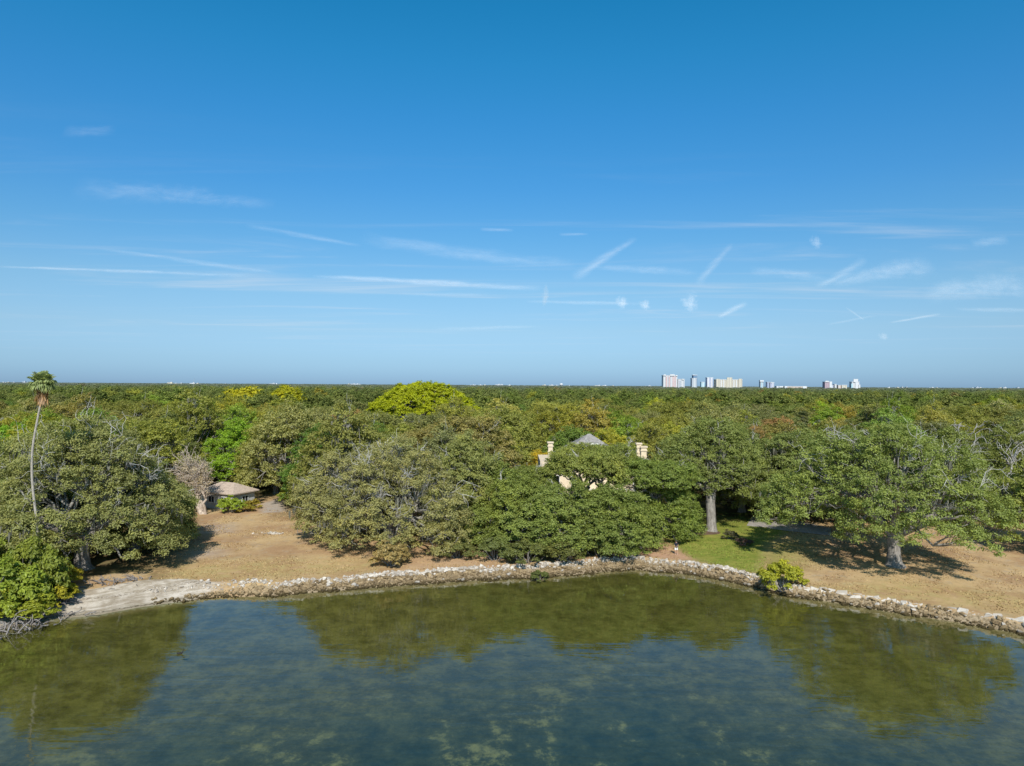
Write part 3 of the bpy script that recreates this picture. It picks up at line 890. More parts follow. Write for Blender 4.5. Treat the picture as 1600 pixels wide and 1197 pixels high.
# resample the waterline
seg = SH[2:-3]
L = np.concatenate([[0], np.cumsum(np.linalg.norm(np.diff(seg, axis=0), axis=1))])
PXL = np.array([p[0] for p in SHORE_PX])
def shore(l):
    p = np.array([np.interp(l, L, seg[:, 0]), np.interp(l, L, seg[:, 1])])
    q = np.array([np.interp(l + 0.6, L, seg[:, 0]), np.interp(l + 0.6, L, seg[:, 1])]); r_ = np.array([np.interp(l - 0.6, L, seg[:, 0]), np.interp(l - 0.6, L, seg[:, 1])])
    t = q - r_; t /= np.linalg.norm(t)
    return p, np.array([-t[1], t[0]]), t, np.interp(l, L, PXL)

rng = np.random.RandomState(3)
wr = MB(); tn = MB(); cap = MB()
boulders = []
for l in np.arange(np.interp(235, PXL, L), L[-1], 0.05):
    p, nrm, tg, px = shore(l)
    Wd = np.interp(px, W_PX[:, 0], W_PX[:, 1])
    nl = vnoise([(l * 0.55, 3.0)], 1.0, 21)[0]; nl2 = vnoise([(l * 1.7, 9.0)], 1.0, 22)[0]
    dens = np.interp(px, [235, 330, 400], [0.12, 0.6, 1.0]) * (0.45 + 0.75 * nl2)
    p = p + nrm * (nl - 0.5) * 0.7
    for k in range(3):
        if rng.rand() > dens * (1.0 if px < 1240 else 0.7): continue
        s = rng.uniform(-0.40, Wd * 0.70) if px < 1240 else rng.uniform(-0.35, Wd * 0.72)
        if px < 420: s = rng.uniform(-0.2, 1.2)
        c = p + nrm * s + tg * rng.normal() * 0.2
        z = ground_z([c])[0][0]
        r = (0.06 + 0.17 * rng.rand() ** 3) * (0.75 + 0.6 * nl)
        rock(tn, (c[0], c[1], z + r * 0.35), r, rng, None if px > 420 else 0.6 + 0.4 * rng.rand())
    for k in range(2):
        if rng.rand() > dens * 1.0 or px > 1245: continue
        s = rng.normal(Wd * 0.88, 0.24) if px < 860 else rng.normal(Wd * 0.92, 0.32)
        if px < 420: s = rng.normal(2.1 if px > 330 else 3.2, 0.5)
        c = p + nrm * s + tg * rng.normal() * 0.2
        z = ground_z([c])[0][0]
        r = (0.05 + 0.15 * rng.rand() ** 3) * (0.8 + 0.6 * nl)
        rock(wr, (c[0], c[1], z + r * 0.4), r, rng)
tag(wr.build('limestone_rubble', WHITE_ROCK), 'band of bleached white limestone rubble along the crest of the bank', 'rubble', kind='stuff')
tag(tn.build('shore_rubble', TAN_ROCK), 'brown oyster crusted rubble along the waterline', 'rubble', kind='stuff')

# seawall of pale stones on the right, one thing
sw = empty('seawall', (0, 0, 0)); tag(sw, 'long low seawall of bleached white stones edging the dry lawn at right', 'seawall')
l = np.interp(1095, PXL, L)
while l < L[-1] - 1:
    p, nrm, tg, px = shore(l)
    Wd = np.interp(px, W_PX[:, 0], W_PX[:, 1])
    ln = 0.3 + 1.0 * rng.rand() ** 2
    for row in range(2):
        c = p + nrm * (Wd + 0.02 + 0.24 * row + rng.normal() * 0.07) + tg * ln * 0.5
        z = ground_z([p + nrm * (Wd + 0.5)])[0][0] - 0.04 - 0.12 * (1 - row) + rng.normal() * 0.05
        b0 = MB(); b0.box((0, 0, 0), (ln * 1.05, 0.20 + 0.16 * rng.rand(), 0.13 + 0.11 * rng.rand()), 0, 0.7)
        V = b0.v[0] + rng.normal(size=(8, 3)) * 0.07
        a = math.atan2(tg[1], tg[0]) + rng.normal() * 0.06
        V = V @ np.array(Matrix.Rotation(a, 3, 'Z')).T + np.array([c[0], c[1], z])
        cap.add(V, b0.f[0], 0.25 + 0.75 * rng.rand())
    l += ln
cap.build('cap_stones', WHITE_ROCK, sw)

# separate boulders big enough to tell from the rubble
me_b = []
for k in range(6):
    m = MB(); rock(m, (0, 0, 0), 0.42, rng, 0.3 + 0.7 * rng.rand()); me_b.append(m.mesh('boulder', GREY_ROCK))
for k in range(64):
    l = rng.uniform(np.interp(500, PXL, L), L[-1] - 4)
    p, nrm, tg, px = shore(l)
    Wd = np.interp(px, W_PX[:, 0], W_PX[:, 1])
    c = p + nrm * rng.uniform(-0.3, Wd * 0.8)
    o = link('boulder', me_b[k % 6], None, (c[0], c[1], ground_z([c])[0][0] + 0.12))
    o.rotation_euler = (0, 0, rng.rand() * 6.28); sc = 0.34 + 0.42 * rng.rand() ** 2; o.scale = (sc, sc, sc)
    tag(o, 'larger pale boulder lying among the riprap of the bank', 'boulder', 'larger boulders in the riprap')

# driftwood and root tangles on the beach
DRIFT = bark_mat('grey_driftwood', (0.16, 0.14, 0.13), (0.36, 0.33, 0.31), 3)
for px, py, sc, lab in ((172, 915, 2.3, 'grey root tangle at the back of the sand below the huge oak'), (205, 909, 1.3, 'smaller root tangle right of the other at the back of the sand'),
                        (105, 938, 1.5, 'grey driftwood pile at the foot of the bright thicket beside the sand'), (14, 972, 2.6, 'brown stick and root tangle at the left edge of the photo by the water'), (44, 964, 2.2, 'brown roots and sticks in the shade of the overhanging bush'), (70, 953, 2.2, 'dark stick pile along the water edge below the thicket')):
    x, y, z = at(px, py, 0.7)
    z = ground_z([(x, y)])[0][0]
    m = MB()
    for k in range(26):
        d = rng.normal(size=3) * np.array([1, 0.6, 0.35]); d /= np.linalg.norm(d); d[2] = abs(d[2])
        a = np.array([rng.normal() * 0.5 * sc, rng.normal() * 0.3 * sc, 0.05])
        m.tube(wiggle(a, a + d * sc * rng.uniform(0.3, 0.8), 6, 0.12, rng), np.linspace(0.07, 0.025, 6), 4)
    o = m.build('driftwood', DRIFT, None, (x, y, z), True)
    tag(o, lab, 'driftwood')

# mulch bed, driveway sheet, rubble patch
MULCH = plain('dark_mulch', (0.13, 0.085, 0.06), 0.4, 3.0, 0.9, 0.1)
m = MB(); x, y, _ = at(1100, 832); gz = ground_z([(x, y)])[0][0]
n = 40
ring = [[(rr_ * (1 + 0.06 * math.sin(3 * a)) * 2.6 * math.cos(a), rr_ * 1.9 * math.sin(a), h) for a in np.linspace(0, 2 * math.pi, n, False)] for rr_, h in ((1.0, 0.0), (0.9, 0.10), (0.5, 0.2), (0.02, 0.26))]
m.add(np.array(ring).reshape(-1, 3), [[i * n + j, i * n + (j + 1) % n, (i + 1) * n + (j + 1) % n, (i + 1) * n + j] for i in range(3) for j in range(n)])
tag(m.build('mulch_bed', MULCH, None, (x, y, gz - 0.02)), kind='structure')
PAVE = plain('grey_pavement', (0.36, 0.33, 0.30), 0.2, 1.2, 0.85, 0.2)
def sheet(name, pts, mat, lift=0.05):
    P = [at(a, b) for a, b in pts]
    V = [(p[0], p[1], 0) for p in P]
    zs = ground_z(np.array([v[:2] for v in V]))[0]
    m = MB(); m.add([(v[0], v[1], zz + lift) for v, zz in zip(V, zs)], [list(range(len(V)))])
    return tag(m.build(name, mat), kind='structure')
sheet('driveway', [(1168, 822), (1225, 829), (1300, 838), (1300, 826), (1230, 812), (1176, 808)], PAVE)
m = MB(); x, y, _ = at(428, 834)
for k in range(60):
    r = 0.07 + 0.1 * rng.rand(); rock(m, (rng.normal() * 0.75, rng.normal() * 0.35, r * 0.3), r, rng)
tag(m.build('rubble_pile', WHITE_ROCK, None, (x, y, ground_z([(x, y)])[0][0])), 'small flat heap of whitish stones on the brown clearing', 'rubble pile')

# ---- shrubs
S1 = shrub_meshes(51, 3.0, 4.6, 46, 0.85, 170, 0.36)
S2 = shrub_meshes(52, 2.3, 3.0, 36, 0.7, 150, 0.28)
S3 = shrub_meshes(53, 1.6, 2.0, 26, 0.55, 130, 0.24)
def shrub(d, px, py, lab, color, sc=1.0, rz=0.0, nm='shrub', grp=None):
    x, y, z = at(px, py)
    z = ground_z([(x, y)])[0][0] - 0.05
    g = color[1]; color = (0.61 * color[0] + 0.09 * g, 0.66 * g, color[2] * 0.8 + 0.03 * g)
    return plant(d, nm, (x, y, z), lab, 'shrub', grp, rz, color, sc)
YG = (0.125, 0.160, 0.012)
shrub(S1, 6, 952, 'bright green waterside thicket bush cut by the left edge of the photo', (0.098, 0.150, 0.014), (1.05, 0.9, 1.1), 0.3)
shrub(S1, 62, 936, 'yellow-green bush overhanging the stick pile at the water edge', YG, (0.95, 0.8, 0.75), 2.0)
shrub(S1, 30, 905, 'tall bright green bush behind the waterside thicket', (0.092, 0.142, 0.014), (1.2, 1, 1.25), 4.0)
shrub(S2, 92, 915, 'yellow leaved low bush beside the sandy beach', (0.170, 0.170, 0.012), (0.9, 0.8, 0.7), 1.0)
shrub(S2, 88, 885, 'mid green bush between the thicket and the huge oak trunk', (0.080, 0.115, 0.020), 1.0, 5.0)
for px, py, sx, sz, cl, lab in ((5, 972, 0.8, 0.6, (0.088, 0.135, 0.014), 'low green bush right at the water in the bottom left of the land'), (36, 955, 0.8, 0.55, (0.110, 0.150, 0.012), 'green bush spreading over dark sticks at the water edge'),
                                (86, 936, 0.75, 0.5, (0.155, 0.165, 0.010), 'yellowest low bush at the right tip of the thicket'), (-20, 930, 1.2, 1.3, (0.085, 0.130, 0.014), 'tall green bush half outside the left edge of the photo'),
                                (60, 936, 0.9, 1.3, (0.088, 0.125, 0.016), 'tall mid green bush hiding the foot of the tall palm')):
    if py < 970: shrub(S1, px, py, lab, cl, (sx, sx * 0.8, sz), px * 0.1)
shrub(S2, 1226, 914, 'bright yellow-green bush spilling over the white seawall', (0.150, 0.180, 0.012), (1.05, 0.8, 0.95), 0.8)
shrub(S3, 1195, 900, 'tiny yellow-green sprig left of the seawall bush', (0.150, 0.180, 0.012), 0.42)
shrub(S3, 362, 801, 'bright green round shrub in front of the shed', (0.110, 0.175, 0.012), (1.3, 1, 1.15))
shrub(S3, 384, 800, 'olive yellow low shrub at the right corner of the shed', (0.150, 0.150, 0.020), (0.85, 0.8, 0.6), 2)
shrub(S3, 396, 795, 'yellowish low shrub right of the shed beside the grey drive', (0.165, 0.155, 0.022), (0.8, 0.8, 0.7), 4)
shrub(S2, 462, 792, 'fresh green palmetto clump at the left end of the pale grey oak', (0.120, 0.155, 0.020), (1.2, 1, 1.1), 3)
shrub(S3, 1142, 843, 'dark leaved shrub beside the mulch bed on the lawn', (0.050, 0.055, 0.026), (0.6, 0.6, 0.6), 1)
shrub(S3, 1163, 852, 'dark purplish low shrub on the lawn right of the mulch bed', (0.068, 0.050, 0.040), (0.7, 0.6, 0.45), 2)
for i, (px, py, sx, sz, lab) in enumerate(((775, 875, 0.95, 0.9, 'rounded green bush at the left end of the dense green bank'), (826, 880, 1.05, 0.85, 'dark green bush touching the riprap under the leaning oak'),
                                           (880, 876, 1.1, 0.85, 'leafy green bush leaning over the middle of the riprap'), (938, 868, 1.05, 0.9, 'green bush above the jutting corner of the riprap'),
                                           (985, 857, 0.9, 0.8, 'green bush at the start of the orange sandy path'), (716, 872, 0.9, 0.7, 'straggly olive bush on the brown bank left of the dense green group'),
                                           (845, 893, 0.45, 0.35, 'small olive tuft growing among the rocks at the waterline'))):
    shrub(S2, px, py, lab, (0.062 + 0.004 * (i % 3), 0.088, 0.023), (sx, sx * 0.9, sz), i * 1.3)
shrub(S3, 612, 884, 'drooping grey-green bough end resting on the ground in front of the pale oak', (0.150, 0.132, 0.05), (1.5, 1, 1.25), 1, 'fallen_bough')

# ---- tall fan palm
def fan_palm():
    px = [(66, 846), (59, 812), (53, 775), (50, 735), (51, 700), (56, 670), (62, 640), (66, 612)]
    d = 71.5
    P = np.array([(( a - CX) / F * d, d, hz(b, d, a)) for a, b in px]); P[0, 2] = 0.9
    base = P[0].copy(); P = P - base
    from_t = np.linspace(0, 1, 30)
    Q = np.stack([np.interp(from_t, np.linspace(0, 1, 8), P[:, k]) for k in range(3)], 1)
    for _ in range(3): Q[1:-1] = (Q[:-2] + Q[1:-1] + Q[2:]) / 3
    e = empty('fan_palm', tuple(base)); tag(e, 'very tall slender fan palm with shaggy tan skirt rising above the skyline', 'palm tree')
    t = MB(); t.tube(Q, np.linspace(0.13, 0.095, 30), 10); t.build('trunk', bark_mat('palm_bark', (0.27, 0.24, 0.20), (0.46, 0.42, 0.36), 4), e, None, True)
    rng = np.random.RandomState(8)
    top = Q[-1] + np.array([0, 0, 0.9])
    g = MB(); dead = MB()
    def fan(mb, a, el, L, rad, droop, tint):
        d = np.array([math.cos(a) * math.cos(el), math.sin(a) * math.cos(el), math.sin(el)])
        tip = top + d * L
        mb.tube(np.array([top, top + d * L * 0.5 + np.array([0, 0, 0.05]), tip]), [0.04, 0.03, 0.02], 4, False)
        side = np.cross(d, [0, 0, 1.0]); side /= np.linalg.norm(side) + 1e-6
        upv = np.cross(side, d)
        n = 15
        for k in range(n):
            th = (k / (n - 1) - 0.5) * 4.0
            dd = d * math.cos(th) + side * math.sin(th)
            r = rad * (0.8 + 0.2 * math.cos(th)) * (0.85 + 0.3 * rng.rand())
            w = 0.10
            s2 = -d * math.sin(th) + side * math.cos(th)
            mid = tip + dd * r * 0.6
            end = tip + dd * r + np.array([0, 0, -droop * r])
            lift = upv * 0.05 * (1 if k % 2 else -1)
            mb.add([tip, mid - s2 * w + lift, end, mid + s2 * w + lift], [[0, 1, 2, 3]], np.clip(tint + 0.2 * rng.normal(), 0, 1))
    for k in range(40):
        el = 1.35 - 1.85 * (k / 39) + rng.normal() * 0.1
        fan(g, k * 2.399, el, 0.56 + 0.32 * rng.rand(), 0.60 + 0.2 * rng.rand(), 0.25 + 0.25 * (el < 0.3), 0.5)
    for k in range(34):
        a = k * 2.399; z = -0.2 - 1.7 * rng.rand()
        r0 = 0.2; b = top + np.array([math.cos(a) * r0, math.sin(a) * r0, z + 0.6])
        d = np.array([math.cos(a) * 0.35, math.sin(a) * 0.35, -1.0])
        s = np.array([-math.sin(a), math.cos(a), 0])
        for q in range(3):
            L_ = 0.7 + 0.7 * rng.rand(); o = s * rng.normal() * 0.15
            dead.add([b, b + d * L_ * 0.5 + s * 0.13 + o, b + d * L_ + o * 1.5, b + d * L_ * 0.5 - s * 0.13 + o], [[0, 1, 2, 3]], rng.rand())
    o = g.build('fronds', LEAF, e); o.color = (0.28, 0.33, 0.13, 1)
    o = dead.build('dead_skirt', LEAF, e); o.color = (0.40, 0.24, 0.11, 1)
fan_palm()
def low_palm(px, d, z0, lab):
    rng = np.random.RandomState(int(px))
    e = empty('fan_palm', atd(px, d)); tag(e, lab, 'palm tree')
    t = MB(); t.tube(np.array([(0, 0, -0.2), (0.1, 0, z0 * 0.5), (0, 0, z0)]), [0.25, 0.2, 0.2], 8); t.build('trunk', BARK, e)
    g = MB()
    for k in range(30):
        a = k * 2.399; el = 1.3 - 2.1 * k / 29
        d_ = np.array([math.cos(a) * math.cos(el), math.sin(a) * math.cos(el), math.sin(el)])
        top = np.array([0, 0, z0]); tip = top + d_ * 1.1
        g.tube(np.array([top, tip]), [0.04, 0.02], 3, False)
        side = np.cross(d_, [0, 0, 1.0]); side /= np.linalg.norm(side) + 1e-6
        for q in range(13):
            th = (q / 12 - 0.5) * 3.6
            dd = d_ * math.cos(th) + side * math.sin(th); s2 = -d_ * math.sin(th) + side * math.cos(th)
            g.add([tip, tip + dd * 0.6 - s2 * 0.09, tip + dd * 1.05 + np.array([0, 0, -0.3]), tip + dd * 0.6 + s2 * 0.09], [[0, 1, 2, 3]], rng.rand())
    o = g.build('fronds', LEAF, e); o.color = (0.17, 0.18, 0.075, 1)
low_palm(872, 190, 13.5, 'cabbage palm head poking out of the woodland right of the lime green dome')
low_palm(905, 205, 13.0, 'smaller cabbage palm head next to the other one in the woodland')
low_palm(1255, 175, 13.5, 'cabbage palm head among the oaks below the brick tower')
low_palm(74, 88, 6.0, 'short shaggy fan palm in the oaks by the foot of the tall palm')

# ---- pale paperbark tree beside the shed
def paperbark():
    rng = np.random.RandomState(21)
    x, y, z = at(317, 804)
    e = empty('paperbark_tree', (x, y, z)); tag(e, 'thin pale tree with twisted whitish trunks left of the shed', 'tree')
    hero.append((x, y, 3))
    tr = MB(); br = MB(); cr = MB()
    for k in range(9):
        a = rng.rand() * 6.28; r = 0.9 * rng.rand()
        b = np.array([math.cos(a) * r * 1.1, math.sin(a) * r * 0.6, -0.1])
        tp = np.array([b[0] * 1.5 - 1.7 + rng.normal() * 0.45, b[1] * 2 + rng.normal() * 0.5, 4.2 + 2.5 * rng.rand()])
        Q = wiggle(b, tp, 9, 0.05, rng); tr.tube(Q, np.linspace(0.26, 0.12, 9), 7)
        for m in range(7):
            i = rng.randint(4, 9)
            d = np.array([rng.normal() * 0.5, rng.normal() * 0.5, 0.8 + rng.rand()])
            Lb = 1.6 + 2.4 * rng.rand()
            twig_spray(br, Q[i], d, Lb, rng, 0.075, 6)
            for q in range(3):
                c = Q[i] + d / np.linalg.norm(d) * Lb * rng.uniform(0.5, 1.05) + rng.normal(size=3) * 0.5
                clump(cr, c, 0.75, 46, 0.17, rng, 0.9)
    tr.build('trunk', PALE, e, None, True); br.build('branches', PALE, e, None, True)
    o = cr.build('crown', LEAF, e); o.color = (0.60, 0.51, 0.38, 1)
paperbark()

# dead snag and leaning bare trunks at the right
def snag(px, d, z0, h, lab, lean):
    rng = np.random.RandomState(int(px))
    x, y, _ = atd(px, d, 1.2)
    m = MB()
    b = np.array([0, 0, -0.2]); tp = np.array([lean, 0.3, h])
    Q = wiggle(b, tp, 12, 0.025, rng); m.tube(Q, np.linspace(0.30, 0.10, 12), 8)
    for k in range(7):
        twig_spray(m, Q[rng.randint(6, 12)], np.array([rng.normal() * 0.8, rng.normal() * 0.5, 0.8]), 2.0 + 2 * rng.rand(), rng, 0.10, 3)
    o = m.build('dead_tree', SILVER, None, (x, y, 1.2), True); tag(o, lab, 'dead tree')
snag(1535, 118, 0, 13.4, 'bare pale dead trunk leaning left near the right edge of the photo', -3.2)
snag(1572, 110, 0, 11.6, 'bare grey dead tree nearest the right edge of the photo', 2.2)

# ---- shed
WALL_GREY = plain('grey_painted_wall', (0.48, 0.47, 0.46), 0.12, 1.5)
ROOF_BROWN = plain('brown_shingles', (0.46, 0.37, 0.30), 0.2, 3.0, 0.9, 0.1, bump=0.5)
TRIM = plain('white_trim_paint', (0.78, 0.77, 0.74), 0.06, 2.0, 0.5)
GLASS = plain('dark_window_glass', (0.03, 0.035, 0.045), 0.2, 0.5, 0.08, 0.6)


def hip_roof(mb, w, d, z0, z1, over, ridge):
    a, b = w / 2 + over, d / 2 + over
    r = ridge / 2
    V = [(-a, -b, z0), (a, -b, z0), (a, b, z0), (-a, b, z0), (-r, 0, z1), (r, 0, z1), (-a, -b, z0 - 0.18), (a, -b, z0 - 0.18), (a, b, z0 - 0.18), (-a, b, z0 - 0.18)]
    mb.add(V, [[0, 1, 5, 4], [2, 3, 4, 5], [6, 7, 1, 0], [7, 8, 2, 1], [8, 9, 3, 2], [9, 6, 0, 3], [9, 8, 7, 6]])
    mb.add(V, [[1, 2, 5], [3, 0, 4]])


def window(parent, c, w, h, face_rz=0.0):
    m = MB(); m.box((0, 0.0, 0), (w, 0.05, h)); p = m.build('window', GLASS, parent, c); p.rotation_euler = (0, 0, face_rz)
    f = MB()
    for s in (-1, 1):
        f.box((s * (w / 2 + 0.05), -0.01, 0), (0.1, 0.10, h + 0.2)); f.box((0, -0.01, s * (h / 2 + 0.05)), (w, 0.10, 0.1))
    f.box((0, -0.012, 0), (0.06, 0.07, h))
    f.build('frame', TRIM, p)
    return p

sx_, sy_, sz_ = at(346, 797)
sh = empty('garden_shed', (sx_, sy_ + 3.0, sz_), math.radians(-24)); tag(sh, 'small grey shed with brown hipped roof at the back of the dry clearing', 'shed')
m = MB(); m.box((0, 0, 1.35), (7.2, 4.8, 2.9)); m.build('wall', WALL_GREY, sh)
m = MB(); hip_roof(m, 7.2, 4.8, 2.85, 4.25, 0.55, 3.0); m.build('roof', ROOF_BROWN, sh)
m = MB(); m.box((0, 0, 0), (0.95, 0.08, 2.1)); dr = m.build('door', TRIM, sh, (-3.0, -2.44, 1.1))
m = MB(); m.box((0.36, -0.07, 0), (0.06, 0.06, 0.12)); m.build('handle', GLASS, dr)
window(sh, (-1.2, -2.43, 1.6), 1.2, 1.0); window(sh, (1.6, -2.43, 1.6), 1.2, 1.0); window(sh, (3.63, 0.2, 1.6), 1.2, 1.0, math.pi / 2)

# ---- the big house behind the trees
CREAM = plain('cream_stucco', (0.70, 0.58, 0.42), 0.12, 0.8, 0.8, 0.1, bump=0.2)
SLATE = plain('grey_slate_shingles', (0.28, 0.262, 0.245), 0.3, 2.5, 0.9, 0.1, bump=0.5)
hx_, hy_ = 13.6, 119.0
hs = empty('mansion', (hx_, hy_, 1.2)); tag(hs, 'large cream house with grey slate roof mostly hidden behind the green oaks', 'house')
m = MB(); m.box((0, 0, 4.2), (18.0, 11.0, 8.8)); m.build('wall', CREAM, hs)
m = MB(); hip_roof(m, 11.5, 11.0, 8.75, 12.7, 0.6, 0.4); rf = m.build('roof', SLATE, hs, (-0.6, 0, 0.0))
m = MB(); m.box((0, 0, 0.0), (1.5, 1.2, 0.5)); dm = m.build('dormer', SLATE, rf, (0.55, -2.6, 11.15))
m = MB(); m.box((0, -0.63, 0.02), (1.3, 0.06, 0.34)); m.build('vent', TRIM, dm)
m = MB(); hip_roof(m, 7.0, 9.0, 8.78, 10.9, 0.5, 2.2); m.build('wing_roof', SLATE, hs, (4.6, -1.2, 0.05))
def chimney(px, d, top, w, lab=None):
    x = (px - CX) / F * d - hx_; y = d - hy_; zt = top - 1.2
    m = MB(); m.box((0, 0, zt - 3.0), (w, w, 6.0)); c = m.build('chimney', CREAM, hs, (x, y, 0))
    m = MB(); m.box((0, 0, zt - 0.45), (w + 0.22, w + 0.22, 0.22)); m.box((0, 0, zt + 0.11), (w + 0.30, w + 0.30, 0.22)); m.box((0, 0, zt - 1.4), (w + 0.14, w + 0.14, 0.16)); m.build('cap', CREAM, c)
chimney(860.5, 114.6, hz(692, 114.6), 0.72)
chimney(998.5, 114.6, hz(693, 114.6), 0.72)
chimney(1006, 114.0, hz(698, 114.0), 0.85)
# balcony along the front
bz = 3.4
m = MB(); m.box((0, 0, 0), (13.5, 2.0, 0.3)); bal = m.build('balcony', TRIM, hs, (0.2, -6.55, bz))
m = MB(); m.box((0, -0.9, 1.1), (13.5, 0.18, 0.14)); m.box((0, -0.9, 0.25), (13.5, 0.14, 0.12))
for k in range(46): m.box((-6.6 + k * 13.2 / 45, -0.9, 0.67), (0.10, 0.10, 0.76))
for k in range(5): m.box((-6.6 + k * 3.3, -0.9, 0.7), (0.36, 0.34, 1.1))
m.build('balustrade', TRIM, bal)
m = MB()
for k in range(5): m.lathe([(0.32, -3.2), (0.26, -3.0), (0.22, -0.6), (0.30, -0.15)], (-6.3 + k * 3.15, -0.75, 0), 12)
m.build('columns', TRIM, bal)
for k in (0, 1, 4): window(hs, (-6.6 + k * 3.3, -5.53, 5.2), 1.3, 2.2)
for k in range(5): window(hs, (-6.6 + k * 3.3, -5.53, 1.6), 1.4, 2.2)

# orange house glimpsed at the far right
ORANGE = plain('orange_stucco', (0.62, 0.30, 0.11), 0.1, 1.0)
x, y, _ = atd(1588, 172, 1.2)
oh = empty('orange_house', (x, y, 1.2), 0.2); tag(oh, 'orange walled house corner peeping out of the woods at the right edge', 'house')
m = MB(); m.box((0, 0, 5.2), (7.5, 7, 10.4)); m.build('wall', ORANGE, oh)
m = MB(); hip_roof(m, 7.5, 7, 10.4, 12.2, 0.6, 1.5); m.build('roof', ROOF_BROWN, oh)
window(oh, (-1.6, -3.53, 8.6), 1.2, 1.5); window(oh, (1.6, -3.53, 8.6), 1.2, 1.5)

# ---- bird on the water
x, y, _ = at(284, 1022, 0.0)
e = empty('water_bird', (x, y, 0), 0.4); tag(e, 'small dark bird floating alone on the open water', 'bird')
DK = plain('dark_feathers', (0.025, 0.022, 0.02), 0.3, 10, 0.7)
def bird():
    V = [(-0.26, 0, 0.10), (-0.12, 0, 0.06), (0.05, 0, 0.06), (0.17, 0, 0.10), (0.20, 0, 0.20), (0.21, 0, 0.29), (0.26, 0, 0.32), (0.34, 0, 0.32)]
    skin_figure('body', V, [(i, i + 1) for i in range(7)], [0.03, 0.085, 0.10, 0.055, 0.03, 0.028, 0.032, 0.010], DK, e, 1)
# ---- person on the sandy path
def skin_figure(name, verts, edges, radii, mat, parent, root=0, sub=2):
    me = bpy.data.meshes.new(name); me.from_pydata(verts, edges, [])
    o = bpy.data.objects.new(name, me); COL.objects.link(o)
    o.modifiers.new('s', 'SKIN'); sd = o.modifiers.new('u', 'SUBSURF'); sd.levels = sub; sd.render_levels = sub
    for i, r in enumerate(radii):
        v = me.skin_vertices[0].data[i]; v.radius = (r, r) if not isinstance(r, tuple) else r; v.use_root = (i == root)
    dg = bpy.context.evaluated_depsgraph_get(); dg.update()
    m2 = bpy.data.meshes.new_from_object(o.evaluated_get(dg))
    m2.name = name
    bpy.data.objects.remove(o)
    m2.materials.clear(); m2.materials.append(mat)
    m2.polygons.foreach_set('use_smooth', [True] * len(m2.polygons))
    return link(name, m2, parent)


